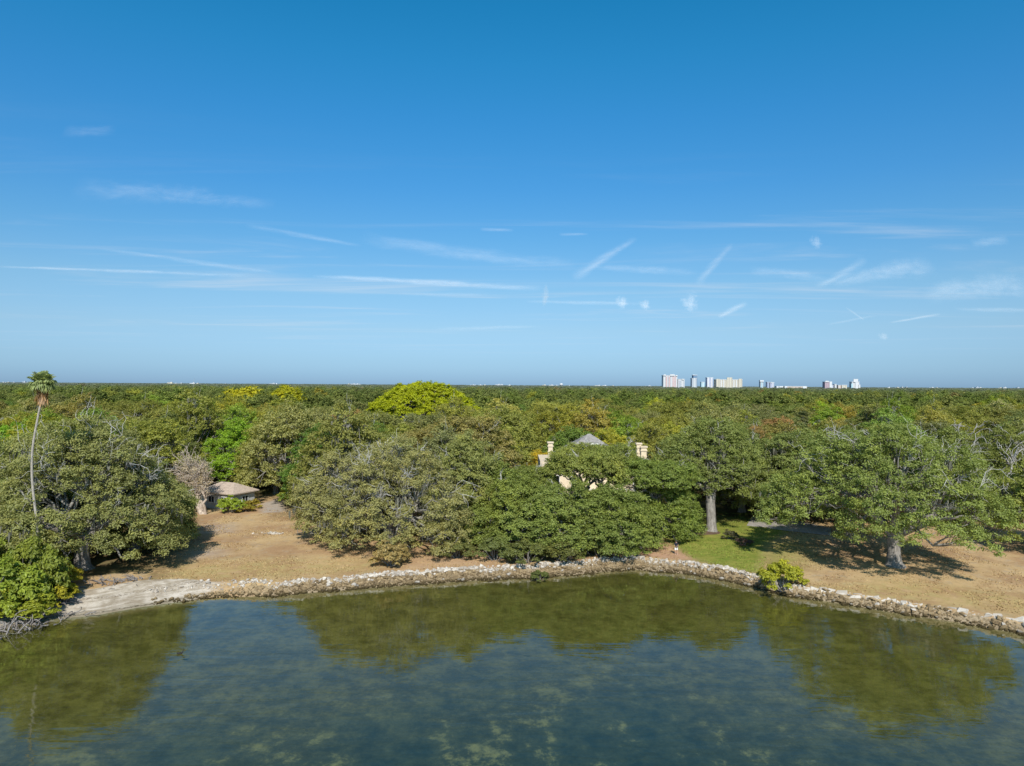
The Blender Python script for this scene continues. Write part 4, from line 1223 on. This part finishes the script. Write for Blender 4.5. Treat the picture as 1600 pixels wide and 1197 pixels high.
def person():
    x, y, _ = at(1058, 866)
    z = ground_z([(x, y)])[0][0]
    e = empty('person', (x, y, z), math.radians(8))
    tag(e, 'person in dark shirt, white shorts and cap standing on the orange sandy path', 'person')
    SK = plain('skin', (0.50, 0.30, 0.20), 0.05, 3, 0.55); SHIRT = plain('dark_shirt_cloth', (0.022, 0.026, 0.04), 0.15, 8, 0.9, 0.1)
    SHORT = plain('white_shorts_cloth', (0.78, 0.77, 0.75), 0.05, 8, 0.9, 0.1); CAP = plain('dark_cap_cloth', (0.03, 0.035, 0.05), 0.1, 8, 0.9)
    SHOE = plain('light_shoe', (0.5, 0.4, 0.33), 0.1, 8, 0.8)
    V = [(0, 0, 0.95)]; E = []; Rr = [0.135]
    def chain(start, pts):
        p = start
        for q, r in pts:
            V.append(q); Rr.append(r); E.append((p, len(V) - 1)); p = len(V) - 1
        return p
    ch = chain(0, [((0, 0.01, 1.12), (0.15, 0.105)), ((0, 0.01, 1.30), (0.165, 0.11)), ((0, 0.0, 1.42), (0.12, 0.09)), ((0, -0.005, 1.50), 0.058), ((0, -0.015, 1.56), 0.07), ((0, -0.02, 1.64), (0.085, 0.10)), ((0, -0.01, 1.72), (0.06, 0.075))])
    for s in (-1, 1):
        chain(0, [((s * 0.10, 0, 0.86), 0.095), ((s * 0.115, -0.01, 0.68), 0.078), ((s * 0.12, -0.02, 0.49), 0.056), ((s * 0.125, 0.0, 0.33), 0.055), ((s * 0.13, 0.01, 0.10), 0.036), ((s * 0.135, -0.04, 0.045), 0.038), ((s * 0.15, -0.16, 0.03), 0.032)])
        el = chain(3, [((s * 0.19, 0, 1.40), 0.062), ((s * 0.245, 0.02, 1.25), 0.048), ((s * 0.265, 0.03, 1.10), 0.041), ((s * 0.19, -0.15, 1.06), 0.036), ((s * 0.125, -0.25, 1.08), 0.026), ((s * 0.10, -0.29, 1.085), (0.034, 0.016))])
        for f in range(4):
            b = (s * (0.075 + 0.006 * f), -0.315 - 0.004 * f, 1.115 - 0.020 * f)
            m_ = (s * 0.045, -0.345 - 0.002 * f, 1.112 - 0.020 * f)
            t_ = (s * 0.022, -0.335, 1.108 - 0.020 * f)
            chain(el, [(b, 0.010), (m_, 0.009), (t_, 0.008 - 0.0008 * abs(f - 1))])
        chain(el, [((s * 0.085, -0.275, 1.125), 0.012), ((s * 0.055, -0.29, 1.14), 0.010), ((s * 0.03, -0.305, 1.145), 0.009)])
    body = skin_figure('body', V, E, Rr, SK, e)
    # clothing, slightly larger than the body
    Vs = [(0, 0, 0.93), (0, 0.01, 1.12), (0, 0.01, 1.30), (0, 0.0, 1.435)]; Es = [(0, 1), (1, 2), (2, 3)]; Rs = [(0.175, 0.135), (0.175, 0.128), (0.19, 0.132), (0.12, 0.10)]
    for s in (-1, 1):
        Vs += [(s * 0.195, 0, 1.405), (s * 0.255, 0.02, 1.23)]; Rs += [0.08, 0.072]; n = len(Vs); Es += [(3, n - 2), (n - 2, n - 1)]
    skin_figure('shirt', Vs, Es, Rs, SHIRT, e, 1)
    Vs = [(0, 0, 0.96)]; Es = []; Rs = [(0.17, 0.135)]
    for s in (-1, 1):
        Vs += [(s * 0.105, 0, 0.82), (s * 0.125, -0.015, 0.52)]; Rs += [0.125, 0.105]; n = len(Vs); Es += [(0, n - 2), (n - 2, n - 1)]
    skin_figure('shorts', Vs, Es, Rs, SHORT, e, 0)
    for s in (-1, 1):
        skin_figure('shoe', [(s * 0.13, 0.03, 0.045), (s * 0.14, -0.07, 0.04), (s * 0.152, -0.18, 0.032)], [(0, 1), (1, 2)], [0.052, 0.052, 0.042], SHOE, e, 0)
        m = MB(); m.lathe([(0.002, 0.012), (0.011, 0.004), (0.011, -0.006), (0.002, -0.012)], (s * 0.034, -0.112, 1.645), 8); m.build('eye', CAP, e)
        m = MB(); m.lathe([(0.004, 0.03), (0.018, 0.012), (0.016, -0.015), (0.004, -0.03)], (s * 0.088, -0.01, 1.63), 8); m.build('ear', SK, e)
    m = MB(); m.add([(-0.013, -0.108, 1.605), (0.013, -0.108, 1.605), (0, -0.138, 1.608), (0, -0.112, 1.655)], [[0, 1, 2], [1, 3, 2], [3, 0, 2]]); m.build('nose', SK, e)
    m = MB(); m.box((0, -0.108, 1.578), (0.045, 0.012, 0.009)); m.build('mouth', plain('lips', (0.36, 0.15, 0.12), 0.05), e)
    m = MB(); m.lathe([(0.108, 1.665), (0.112, 1.70), (0.098, 1.75), (0.055, 1.785), (0.002, 1.795)], (0, -0.012, 0), 18)
    n = 9; P = [(0.105 * math.cos(t), -0.012 + 0.105 * math.sin(t), 1.685) for t in np.linspace(math.pi * 1.1, math.pi * 1.9, n)] + [(0.10 * math.cos(t), -0.07 + 0.15 * math.sin(t), 1.672) for t in np.linspace(math.pi * 1.1, math.pi * 1.9, n)]
    m.add(P, [[i, i + 1, n + i + 1, n + i] for i in range(n - 1)]); m.build('cap', CAP, e)
bird()
person()
# controller held in both hands
m = MB(); m.box((0, 0, 0), (0.15, 0.09, 0.035)); m.box((0, -0.02, 0.05), (0.13, 0.012, 0.08)); 
x, y, _ = at(1058, 866)
o = m.build('remote_control', plain('grey_plastic', (0.12, 0.12, 0.13), 0.1), None, (x + 0.045, y - 0.32, ground_z([(x, y)])[0][0] + 1.095)); o.rotation_euler = (0, 0, math.radians(8))
tag(o, 'small dark remote control held in both hands by the person on the path', 'remote control')

# ------------------------------------------------------------------ skyline
CITY = 2600.0
def cx_(px): return (px - CX) / F * CITY
def facade(name, wall, glass, sx, sz, fx=0.5, fz=0.5):
    """wall with storeys of dark window bays"""
    t = NT(name)
    sp = t.n('ShaderNodeSeparateXYZ'); t.l(t.objco(), sp.inputs[0])
    a = t.math('FRACT', t.math('DIVIDE', t.math('ADD', sp.outputs[0], sp.outputs[1]), sx)); b = t.math('FRACT', t.math('DIVIDE', sp.outputs[2], sz))
    f = t.math('MULTIPLY', t.math('GREATER_THAN', a, fx), t.math('GREATER_THAN', b, fz))
    return t.done(t.diffuse(t.mix(f, wall, glass)))
def tower(name, lab, px0, px1, pytop, mat, depth=20, parts=(), base=1.2, dy=0.0, cat='tower'):
    x0, x1 = cx_(px0), cx_(px1)
    top = hz(pytop, CITY, px0)
    e = empty(name, ((x0 + x1) / 2, CITY + dy, base)); tag(e, lab, cat)
    m = MB(); m.box((0, 0, (top - base) / 2), (x1 - x0, depth, top - base)); m.build('wall', mat, e)
    m = MB(); m.box((0, 0, top - base + 0.8), (x1 - x0 + 1.5, depth + 1.5, 1.6)); m.build('roof', SK_WHITE, e)
    for nm, a, b, t0, t1, mt, prot in parts:
        m = MB(); xa, xb = cx_(a) - (x0 + x1) / 2, cx_(b) - (x0 + x1) / 2
        zt, zb = hz(t0, CITY, a) - base, max(hz(t1, CITY, a) - base, 0)
        m.box(((xa + xb) / 2, -depth / 2 - prot / 2 + 0.01, (zt + zb) / 2), (xb - xa, prot, zt - zb)); m.build(nm, mt, e)
    return e
SK_WHITE = plain('hazy_white_paint', (0.62, 0.63, 0.65), 0.05, 0.05)  # skyline base colours have some distance haze mixed into them
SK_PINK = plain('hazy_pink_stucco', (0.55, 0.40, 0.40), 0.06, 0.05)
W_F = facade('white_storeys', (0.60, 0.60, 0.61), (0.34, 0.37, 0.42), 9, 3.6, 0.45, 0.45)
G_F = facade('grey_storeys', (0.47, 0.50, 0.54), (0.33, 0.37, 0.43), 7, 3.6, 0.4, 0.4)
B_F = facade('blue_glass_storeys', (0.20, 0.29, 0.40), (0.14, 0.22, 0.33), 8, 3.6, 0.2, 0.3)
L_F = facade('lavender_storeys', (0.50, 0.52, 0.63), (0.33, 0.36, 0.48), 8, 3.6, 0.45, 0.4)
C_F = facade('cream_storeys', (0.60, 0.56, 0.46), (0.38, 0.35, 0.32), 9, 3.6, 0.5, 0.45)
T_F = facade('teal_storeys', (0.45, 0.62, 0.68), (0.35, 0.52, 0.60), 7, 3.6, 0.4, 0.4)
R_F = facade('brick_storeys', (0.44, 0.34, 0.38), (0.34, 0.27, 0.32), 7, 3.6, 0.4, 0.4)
O_F = facade('coral_storeys', (0.58, 0.47, 0.40), (0.40, 0.33, 0.31), 10, 4.0, 0.5, 0.5)
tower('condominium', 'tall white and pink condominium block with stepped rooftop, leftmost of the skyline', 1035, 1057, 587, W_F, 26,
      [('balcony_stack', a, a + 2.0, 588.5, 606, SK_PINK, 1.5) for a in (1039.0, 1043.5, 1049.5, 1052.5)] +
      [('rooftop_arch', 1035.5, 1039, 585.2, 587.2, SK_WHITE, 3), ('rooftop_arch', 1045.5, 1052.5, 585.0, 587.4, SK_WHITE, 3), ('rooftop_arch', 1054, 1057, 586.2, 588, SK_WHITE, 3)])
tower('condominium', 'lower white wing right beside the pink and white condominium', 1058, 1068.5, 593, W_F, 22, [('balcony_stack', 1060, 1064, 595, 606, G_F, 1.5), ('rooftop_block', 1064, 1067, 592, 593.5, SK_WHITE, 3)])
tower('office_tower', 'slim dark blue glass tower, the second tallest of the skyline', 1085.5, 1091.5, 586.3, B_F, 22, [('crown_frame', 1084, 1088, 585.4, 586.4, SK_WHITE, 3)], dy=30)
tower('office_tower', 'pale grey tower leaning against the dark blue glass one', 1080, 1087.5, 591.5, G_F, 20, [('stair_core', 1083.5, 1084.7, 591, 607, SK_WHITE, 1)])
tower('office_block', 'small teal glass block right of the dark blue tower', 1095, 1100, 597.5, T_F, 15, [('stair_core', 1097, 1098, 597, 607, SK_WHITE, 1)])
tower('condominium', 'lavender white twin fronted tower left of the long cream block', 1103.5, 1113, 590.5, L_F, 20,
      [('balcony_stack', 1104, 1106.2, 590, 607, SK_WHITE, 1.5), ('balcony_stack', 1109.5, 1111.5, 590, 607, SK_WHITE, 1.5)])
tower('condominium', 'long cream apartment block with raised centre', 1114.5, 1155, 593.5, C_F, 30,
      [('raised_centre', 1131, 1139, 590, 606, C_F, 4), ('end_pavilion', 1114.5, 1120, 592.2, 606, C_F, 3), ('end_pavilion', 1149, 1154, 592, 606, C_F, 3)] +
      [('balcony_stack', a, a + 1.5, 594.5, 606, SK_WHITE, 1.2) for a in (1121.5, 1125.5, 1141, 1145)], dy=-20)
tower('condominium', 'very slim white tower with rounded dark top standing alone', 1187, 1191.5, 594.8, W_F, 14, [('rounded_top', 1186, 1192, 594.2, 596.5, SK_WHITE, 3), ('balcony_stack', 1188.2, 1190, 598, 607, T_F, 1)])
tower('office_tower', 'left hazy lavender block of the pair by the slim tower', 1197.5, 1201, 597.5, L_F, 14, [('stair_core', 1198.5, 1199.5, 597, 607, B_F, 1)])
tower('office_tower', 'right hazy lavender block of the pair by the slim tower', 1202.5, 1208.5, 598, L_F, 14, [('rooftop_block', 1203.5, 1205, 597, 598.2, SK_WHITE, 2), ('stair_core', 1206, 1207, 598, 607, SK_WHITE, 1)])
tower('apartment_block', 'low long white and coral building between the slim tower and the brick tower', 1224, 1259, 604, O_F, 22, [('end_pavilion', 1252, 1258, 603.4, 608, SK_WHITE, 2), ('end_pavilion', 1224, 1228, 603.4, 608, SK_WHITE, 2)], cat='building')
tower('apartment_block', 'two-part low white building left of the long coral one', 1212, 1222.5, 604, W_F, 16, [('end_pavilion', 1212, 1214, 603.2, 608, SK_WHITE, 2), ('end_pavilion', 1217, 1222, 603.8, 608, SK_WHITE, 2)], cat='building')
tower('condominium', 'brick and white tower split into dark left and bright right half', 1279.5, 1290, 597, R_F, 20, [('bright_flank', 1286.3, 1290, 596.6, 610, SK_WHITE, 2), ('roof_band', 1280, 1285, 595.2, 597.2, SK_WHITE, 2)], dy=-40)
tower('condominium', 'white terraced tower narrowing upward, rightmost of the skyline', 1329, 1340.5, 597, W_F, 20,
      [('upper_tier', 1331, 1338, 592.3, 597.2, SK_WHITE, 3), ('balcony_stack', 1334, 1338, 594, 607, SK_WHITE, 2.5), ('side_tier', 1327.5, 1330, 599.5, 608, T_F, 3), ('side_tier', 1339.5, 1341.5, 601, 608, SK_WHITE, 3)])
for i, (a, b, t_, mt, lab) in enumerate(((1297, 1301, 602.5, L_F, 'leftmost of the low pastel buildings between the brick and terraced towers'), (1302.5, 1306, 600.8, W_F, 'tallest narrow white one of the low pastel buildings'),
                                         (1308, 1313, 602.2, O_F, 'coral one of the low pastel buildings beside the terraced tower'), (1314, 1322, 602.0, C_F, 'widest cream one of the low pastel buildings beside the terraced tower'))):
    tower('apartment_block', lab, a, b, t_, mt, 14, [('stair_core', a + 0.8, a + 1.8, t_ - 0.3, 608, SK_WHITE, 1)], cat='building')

# tiny pale buildings and a water tower on the horizon
rng = np.random.RandomState(44)
spots = [4, 12, 21, 38, 43, 266, 274, 282, 301, 309, 352, 426, 431, 545, 552, 557, 561, 640, 738, 742, 750, 756, 778, 783, 795, 850, 861, 868, 889, 930, 935, 941, 944, 957, 1008, 1014, 1388, 1401, 1409, 1416, 1455, 1463, 1518, 1526, 1531, 1562, 1569, 1590]
wall_me = []
for k in range(4):
    m = MB(); m.box((0, 0, 8), (1, 18, 16)); m.box((0.22, 0, 17.5), (0.3, 10, 3)); m.box((-0.3, -9.2, 8), (0.12, 0.6, 15)); m.box((0.1, -9.2, 8), (0.12, 0.6, 15))
    wall_me.append(m.mesh('horizon_building', (SK_WHITE, C_F, W_F, G_F)[k]))
for i, px in enumerate(spots):
    d = 5200 + rng.rand() * 900
    y_top = 601.3 - 1.5 * rng.rand() ** 2
    o = link('horizon_building', wall_me[i % 4], None, ((px - CX) / F * d, d, 0))
    o.scale = (d / F * rng.uniform(2, 9), 1, (hz(y_top, d)) / 19)
    tag(o, 'tiny pale building strung along the hazy horizon', 'building', 'pale buildings on the horizon')
m = MB(); m.lathe([(3, 0), (2.5, 22), (3, 27), (9, 31), (11, 35), (9, 39), (2, 41.5), (0.1, 42)], (0, 0, 0), 14)
x = (877 - CX) / F * 4300
tag(m.build('water_tower', SK_WHITE, None, (x, 4300, -8), True), 'tiny white mushroom shaped water tower on the horizon', 'water tower')

# ------------------------------------------------------------------ clouds and contrails
def cloud_mat(name, strength, stretch):
    t = NT(name)
    uv = t.n('ShaderNodeUVMap').outputs[0]
    sp = t.n('ShaderNodeSeparateXYZ'); t.l(uv, sp.inputs[0])
    mp = t.n('ShaderNodeMapping'); mp.inputs['Scale'].default_value = ((0.0016 if stretch != 1.0 else 0.0045) * stretch, 0.0016 if stretch != 1.0 else 0.0045, 0.0016 if stretch != 1.0 else 0.0045); t.l(t.objco(), mp.inputs[0])
    n = t.noise(1.0, 7, 0.68, mp.outputs[0], 1.0)
    if stretch == 1.0:                    # puffs: round ragged mask
        q = t.math('ADD', t.math('POWER', t.math('ABSOLUTE', t.math('SUBTRACT', t.math('MULTIPLY', sp.outputs[0], 2.0), 1.0)), 2.0), t.math('POWER', t.math('ABSOLUTE', t.math('SUBTRACT', t.math('MULTIPLY', sp.outputs[1], 2.0), 1.0)), 2.0))
        rm = t.math('SUBTRACT', 1.0, q, True)
    n0 = t.noise(2.2, 4, 0.6, mp.outputs[0])
    vv = t.math('ADD', t.math('SUBTRACT', t.math('MULTIPLY', sp.outputs[1], 2.0), 1.0), t.math('MULTIPLY', t.math('SUBTRACT', n0, 0.5), 1.6))
    cr = t.math('SUBTRACT', 1.0, t.math('POWER', t.math('ABSOLUTE', vv), 1.3), True)
    ed = t.math('SUBTRACT', 1.0, t.math('POWER', t.math('ABSOLUTE', t.math('SUBTRACT', t.math('MULTIPLY', sp.outputs[1], 2.0), 1.0)), 4.0), True)
    cr = t.math('MULTIPLY', cr, ed)
    en = t.math('SUBTRACT', 1.0, t.math('POWER', t.math('ABSOLUTE', t.math('SUBTRACT', t.math('MULTIPLY', sp.outputs[0], 2.0), 1.0)), 3.0), True)
    a = t.math('MULTIPLY', t.math('MULTIPLY', cr, en), t.sstep(t.math('ADD', n, t.math('MULTIPLY', cr, 0.25)), 0.40, 0.95))
    if stretch == 1.0:
        a = t.math('MULTIPLY', t.sstep(t.math('ADD', t.math('MULTIPLY', rm, 0.45), t.math('MULTIPLY', n, 1.5)), 0.80, 1.45), t.math('POWER', rm, 0.6))
    a = t.math('MULTIPLY', a, strength * (0.40 if stretch != 1.0 else 0.44), True)
    tr = t.n('ShaderNodeBsdfTransparent'); tl = t.n('ShaderNodeBsdfTranslucent'); tl.inputs[0].default_value = (0.85, 0.85, 0.86, 1)
    df = t.diffuse((0.86, 0.86, 0.87))
    mm = t.n('ShaderNodeMixShader'); mm.inputs[0].default_value = 0.3; t.l(df, mm.inputs[1]); t.l(tl.outputs[0], mm.inputs[2])
    m = t.n('ShaderNodeMixShader'); t.l(a, m.inputs[0]); t.l(tr.outputs[0], m.inputs[1]); t.l(mm.outputs[0], m.inputs[2])
    return t.done(m.outputs[0])
CM = {}
def streak(name, lab, p0, p1, w0, w1, strength, bend=0.0, cat='contrail', stretch=0.25, grp=None):
    d = 16000.0
    a = np.array([(p0[0] - CX) / F * d, d, hz(p0[1], d, p0[0])]); b = np.array([(p1[0] - CX) / F * d, d, hz(p1[1], d, p1[0])])
    key = (round(strength, 2), stretch)
    if key not in CM: CM[key] = cloud_mat('ice_cloud', strength, stretch)
    n = 24
    t = b - a; L_ = np.linalg.norm(t); t /= L_
    nv = np.array([-t[2], 0, t[0]])
    V = []; U = []
    for i in range(n + 1):
        s = i / n
        c = a + t * L_ * s + nv * math.sin(s * math.pi) * bend * d / F
        w = (w0 + (w1 - w0) * s) * d / F * 1.15
        for k in range(2):
            V.append(c + nv * w * (k - 0.5) + np.array([0, (k - 0.5) * w * 0.6, 0])); U.append((s, k))
    org = (a + b) / 2
    me = bpy.data.meshes.new(name)
    Fc = [[2 * i, 2 * i + 2, 2 * i + 3, 2 * i + 1] for i in range(n)]
    me.from_pydata([tuple(v - org) for v in V], [], Fc)
    uvl = me.uv_layers.new(name='UVMap')
    for lp in me.loops: uvl.data[lp.index].uv = U[lp.vertex_index]
    me.materials.append(CM[key])
    o = link(name, me, None, tuple(org))
    tag(o, lab, cat, grp)
C = 'contrail'; K = 'cloud'
streak(C, 'long thin white contrail reaching the left edge of the photo', (-15, 416), (395, 431), 5, 9, 0.75)
streak(C, 'faint slanting contrail meeting the long left one', (150, 388), (440, 428), 8, 12, 0.42)
streak(C, 'brightest long contrail in the middle of the sky', (485, 431), (850, 451), 9, 15, 0.95)
streak(C, 'short faint streak above the brightest contrail', (380, 352), (565, 384), 14, 8, 0.42)
streak(C, 'level contrail passing through two small puffs', (820, 471), (1010, 475), 7, 9, 0.6)
streak(C, 'ragged slanting trail rising right above the level contrail', (892, 434), (994, 371), 26, 12, 0.62)
streak(C, 'faint slanting trail over the skyline towers', (1086, 444), (1144, 380), 20, 10, 0.5)
streak(C, 'short bright slanting dash above the long cream block', (1120, 495), (1167, 473), 9, 13, 0.85)
streak(C, 'curved slanting trail left of the broad wispy fan', (1272, 447), (1352, 403), 14, 20, 0.55, -4)
streak(C, 'thin sharp dash low in the right sky', (1388, 504), (1470, 491), 4, 6, 0.85)
streak(C, 'tiny crossed streak left of the thin sharp dash', (1320, 480), (1350, 500), 5, 5, 0.6)
streak(C, 'faint low streak crossing the tiny one', (1290, 507), (1370, 493), 5, 5, 0.35)
streak(C, 'short level dash high above the ragged trail', (748, 358), (802, 360), 8, 6, 0.55)
streak(C, 'shortest level dash right of the other high one', (872, 366), (918, 366), 7, 5, 0.5)
streak(C, 'faint double streak low over the banyan', (680, 514), (850, 510), 9, 6, 0.42)
streak(C, 'faint short streak just under the brightest contrail', (620, 459), (765, 461), 7, 7, 0.35)
streak(C, 'level streak cut by the right edge of the photo', (1490, 483), (1615, 485), 8, 10, 0.5)
streak(K, 'small bright puff at the end of the level contrail', (960, 473), (983, 470), 30, 18, 1.0, 0, K, 1.0)
streak(K, 'second small puff right of the level contrail', (996, 471), (1018, 480), 16, 22, 1.0, 0, K, 1.0)
streak(K, 'tiny upright puff at the tip of the brightest contrail', (851, 482), (852, 440), 12, 12, 0.8, 0, K, 1.0)
streak(K, 'ragged upright puff over the skyline towers', (1060, 466), (1094, 478), 30, 44, 0.85, 0, K, 1.0)
streak(K, 'small round puff high above the brick tower', (1262, 377), (1286, 378), 30, 24, 0.6, 0, K, 1.0)
streak(K, 'tiny low puff near the thin sharp dash', (1370, 526), (1390, 524), 14, 12, 0.6, 0, K, 1.0)
streak(K, 'broad wispy fan of cirrus in the right sky', (1300, 446), (1460, 415), 14, 52, 0.62, 6, K, 0.5)
streak(K, 'pale wisp bank at the right edge of the photo', (1440, 462), (1625, 445), 34, 60, 0.55, 6, K, 0.5)
streak(K, 'wide thin cirrus veil in the middle of the sky', (560, 370), (900, 415), 34, 30, 0.36, -4, K, 0.35)
streak(K, 'faint cirrus smear in the upper left sky', (110, 296), (430, 322), 60, 26, 0.30, 6, K, 0.5)
streak(K, 'tiny faint smear highest in the left sky', (95, 205), (180, 204), 30, 26, 0.2, 0, K, 0.5)
streak(K, 'faint torn wisp left of the curved slanting trail', (1170, 425), (1300, 440), 22, 20, 0.4, 5, K, 0.5)
streak(K, 'faint wisp between the two slanting trails', (930, 418), (1090, 425), 14, 18, 0.42, 0, K, 0.5)
streak(K, 'small faint wisp high at the right edge of the photo', (1515, 380), (1575, 374), 18, 20, 0.4, 0, K, 0.5)

# ------------------------------------------------------------------ light, sky, camera
SUN_EL, SUN_AZ = 40.0, 177.0          # azimuth clockwise from +Y
el, az = math.radians(SUN_EL), math.radians(SUN_AZ)
S = Vector((math.sin(az) * math.cos(el), math.cos(az) * math.cos(el), math.sin(el)))
sl = bpy.data.lights.new('sun', 'SUN'); sl.energy = 5.0; sl.angle = math.radians(0.5); sl.color = (1.0, 0.955, 0.87)
so = bpy.data.objects.new('sun', sl); COL.objects.link(so); so.rotation_euler = (-S).to_track_quat('-Z', 'Y').to_euler(); so.location = (0, -50, 80)

w = bpy.data.worlds.new('World'); scene.world = w; w.use_nodes = True
nt = w.node_tree; nt.nodes.clear()
sky = nt.nodes.new('ShaderNodeTexSky'); sky.sky_type = 'NISHITA'; sky.sun_disc = False
sky.sun_elevation = el; sky.sun_rotation = az; sky.altitude = 20; sky.air_density = 1.0; sky.dust_density = 0.6; sky.ozone_density = 2.2
bg = nt.nodes.new('ShaderNodeBackground'); bg.inputs[1].default_value = 0.10
wo = nt.nodes.new('ShaderNodeOutputWorld')
# hazy winter air: paler and cooler near the skyline, deeper blue above
tc = nt.nodes.new('ShaderNodeTexCoord'); sx = nt.nodes.new('ShaderNodeSeparateXYZ'); nt.links.new(tc.outputs['Generated'], sx.inputs[0])
rp = nt.nodes.new('ShaderNodeValToRGB'); nt.links.new(sx.outputs[2], rp.inputs[0])
CUR = [(0.004, (.582, .575, .453)), (0.0127, (.653, .654, .506)), (0.034, (.699, .769, .641)), (0.076, (.572, .748, .78)), (0.131, (.412, .607, .776)), (0.199, (.294, .463, .678)),
       (0.264, (.225, .365, .579)), (0.349, (.167, .278, .468)), (0.415, (.136, .229, .40)), (0.474, (.117, .197, .351))]
TGT = [(147, 183, 214), (153, 192, 221), (163, 206, 234), (163, 210, 241), (141, 199, 240), (105, 178, 234), (80, 161, 227), (58, 146, 213), (43, 137, 200), (32, 128, 188)]
lin = lambda c: ((c / 255 + 0.055) / 1.055) ** 2.4
els = rp.color_ramp.elements
while len(els) > 1: els.remove(els[-1])
for i, ((z, c), g) in enumerate(zip(CUR, TGT)):
    x = els[0] if i == 0 else els.new(z)
    x.position = z; x.color = (*[min(1.0, lin(g[k]) / c[k] / 2) for k in range(3)], 1)
x = els.new(0.70); x.color = (0.40, 0.50, 0.52, 1)
mx = nt.nodes.new('ShaderNodeMix'); mx.data_type = 'RGBA'; mx.blend_type = 'MULTIPLY'; mx.inputs[0].default_value = 1.0
nt.links.new(sky.outputs[0], mx.inputs[6]); nt.links.new(rp.outputs[0], mx.inputs[7])
sc2 = nt.nodes.new('ShaderNodeVectorMath'); sc2.operation = 'SCALE'; sc2.inputs['Scale'].default_value = 2.0; nt.links.new(mx.outputs[2], sc2.inputs[0])
# thin fibrous cirrus high over the land, fading toward zenith and skyline
dv = nt.nodes.new('ShaderNodeMath'); dv.operation = 'MAXIMUM'; dv.inputs[1].default_value = 0.02; nt.links.new(sx.outputs[2], dv.inputs[0])
pr = nt.nodes.new('ShaderNodeVectorMath'); pr.operation = 'DIVIDE'
cb = nt.nodes.new('ShaderNodeCombineXYZ')
for k in range(3): nt.links.new(dv.outputs[0], cb.inputs[k])
nt.links.new(tc.outputs['Generated'], pr.inputs[0]); nt.links.new(cb.outputs[0], pr.inputs[1])
mpw = nt.nodes.new('ShaderNodeMapping'); mpw.inputs['Rotation'].default_value = (0, 0, 0.25); mpw.inputs['Scale'].default_value = (0.22, 0.85, 1.0); nt.links.new(pr.outputs[0], mpw.inputs[0])
nz = nt.nodes.new('ShaderNodeTexNoise'); nz.inputs['Scale'].default_value = 1.0; nz.inputs['Detail'].default_value = 8; nz.inputs['Roughness'].default_value = 0.62; nz.inputs['Distortion'].default_value = 0.7
nt.links.new(mpw.outputs[0], nz.inputs['Vector'])
m1 = nt.nodes.new('ShaderNodeMapRange'); m1.interpolation_type = 'SMOOTHSTEP'; m1.inputs[1].default_value = 0.50; m1.inputs[2].default_value = 0.82; nt.links.new(nz.outputs['Fac'], m1.inputs[0])
el_ = nt.nodes.new('ShaderNodeValToRGB'); nt.links.new(sx.outputs[2], el_.inputs[0])
ee = el_.color_ramp.elements; ee[0].position = 0.03; ee[0].color = (0, 0, 0, 1); ee[1].position = 0.10; ee[1].color = (0.45, 0.45, 0.45, 1)
for p_, v_ in ((0.19, 0.46), (0.26, 0.14), (0.33, 0.0)):
    x = ee.new(p_); x.color = (v_, v_, v_, 1)
mm_ = nt.nodes.new('ShaderNodeMath'); mm_.operation = 'MULTIPLY'; nt.links.new(m1.outputs[0], mm_.inputs[0]); nt.links.new(el_.outputs[0], mm_.inputs[1])
mc = nt.nodes.new('ShaderNodeMix'); mc.data_type = 'RGBA'; mc.inputs[7].default_value = (7.6, 8.0, 8.6, 1)
nt.links.new(mm_.outputs[0], mc.inputs[0]); nt.links.new(sc2.outputs[0], mc.inputs[6])
nt.links.new(mc.outputs[2], bg.inputs[0]); nt.links.new(bg.outputs[0], wo.inputs[0])

cam = bpy.data.cameras.new('camera'); co = bpy.data.objects.new('camera', cam); COL.objects.link(co)
co.location = (0, 0, CZ); co.rotation_euler = (Matrix.Rotation(math.pi / 2, 3, 'X') @ Matrix.Rotation(ROLL, 3, 'Z')).to_euler()
cam.sensor_width = 36.0; cam.lens = 36.0 * F / 1600.0; cam.shift_y = 3.0 / 1600
cam.clip_start = 0.5; cam.clip_end = 80000
scene.camera = co
scene.render.resolution_x, scene.render.resolution_y = 1024, 766
scene.view_settings.view_transform = 'Standard'; scene.view_settings.look = 'None'; scene.view_settings.exposure = 0
scene.render.engine = 'CYCLES'
scene.cycles.max_bounces = 6; scene.cycles.diffuse_bounces = 3; scene.cycles.glossy_bounces = 2; scene.cycles.transparent_max_bounces = 12
scene.cycles.transmission_bounces = 3
scene.cycles.use_denoising = True
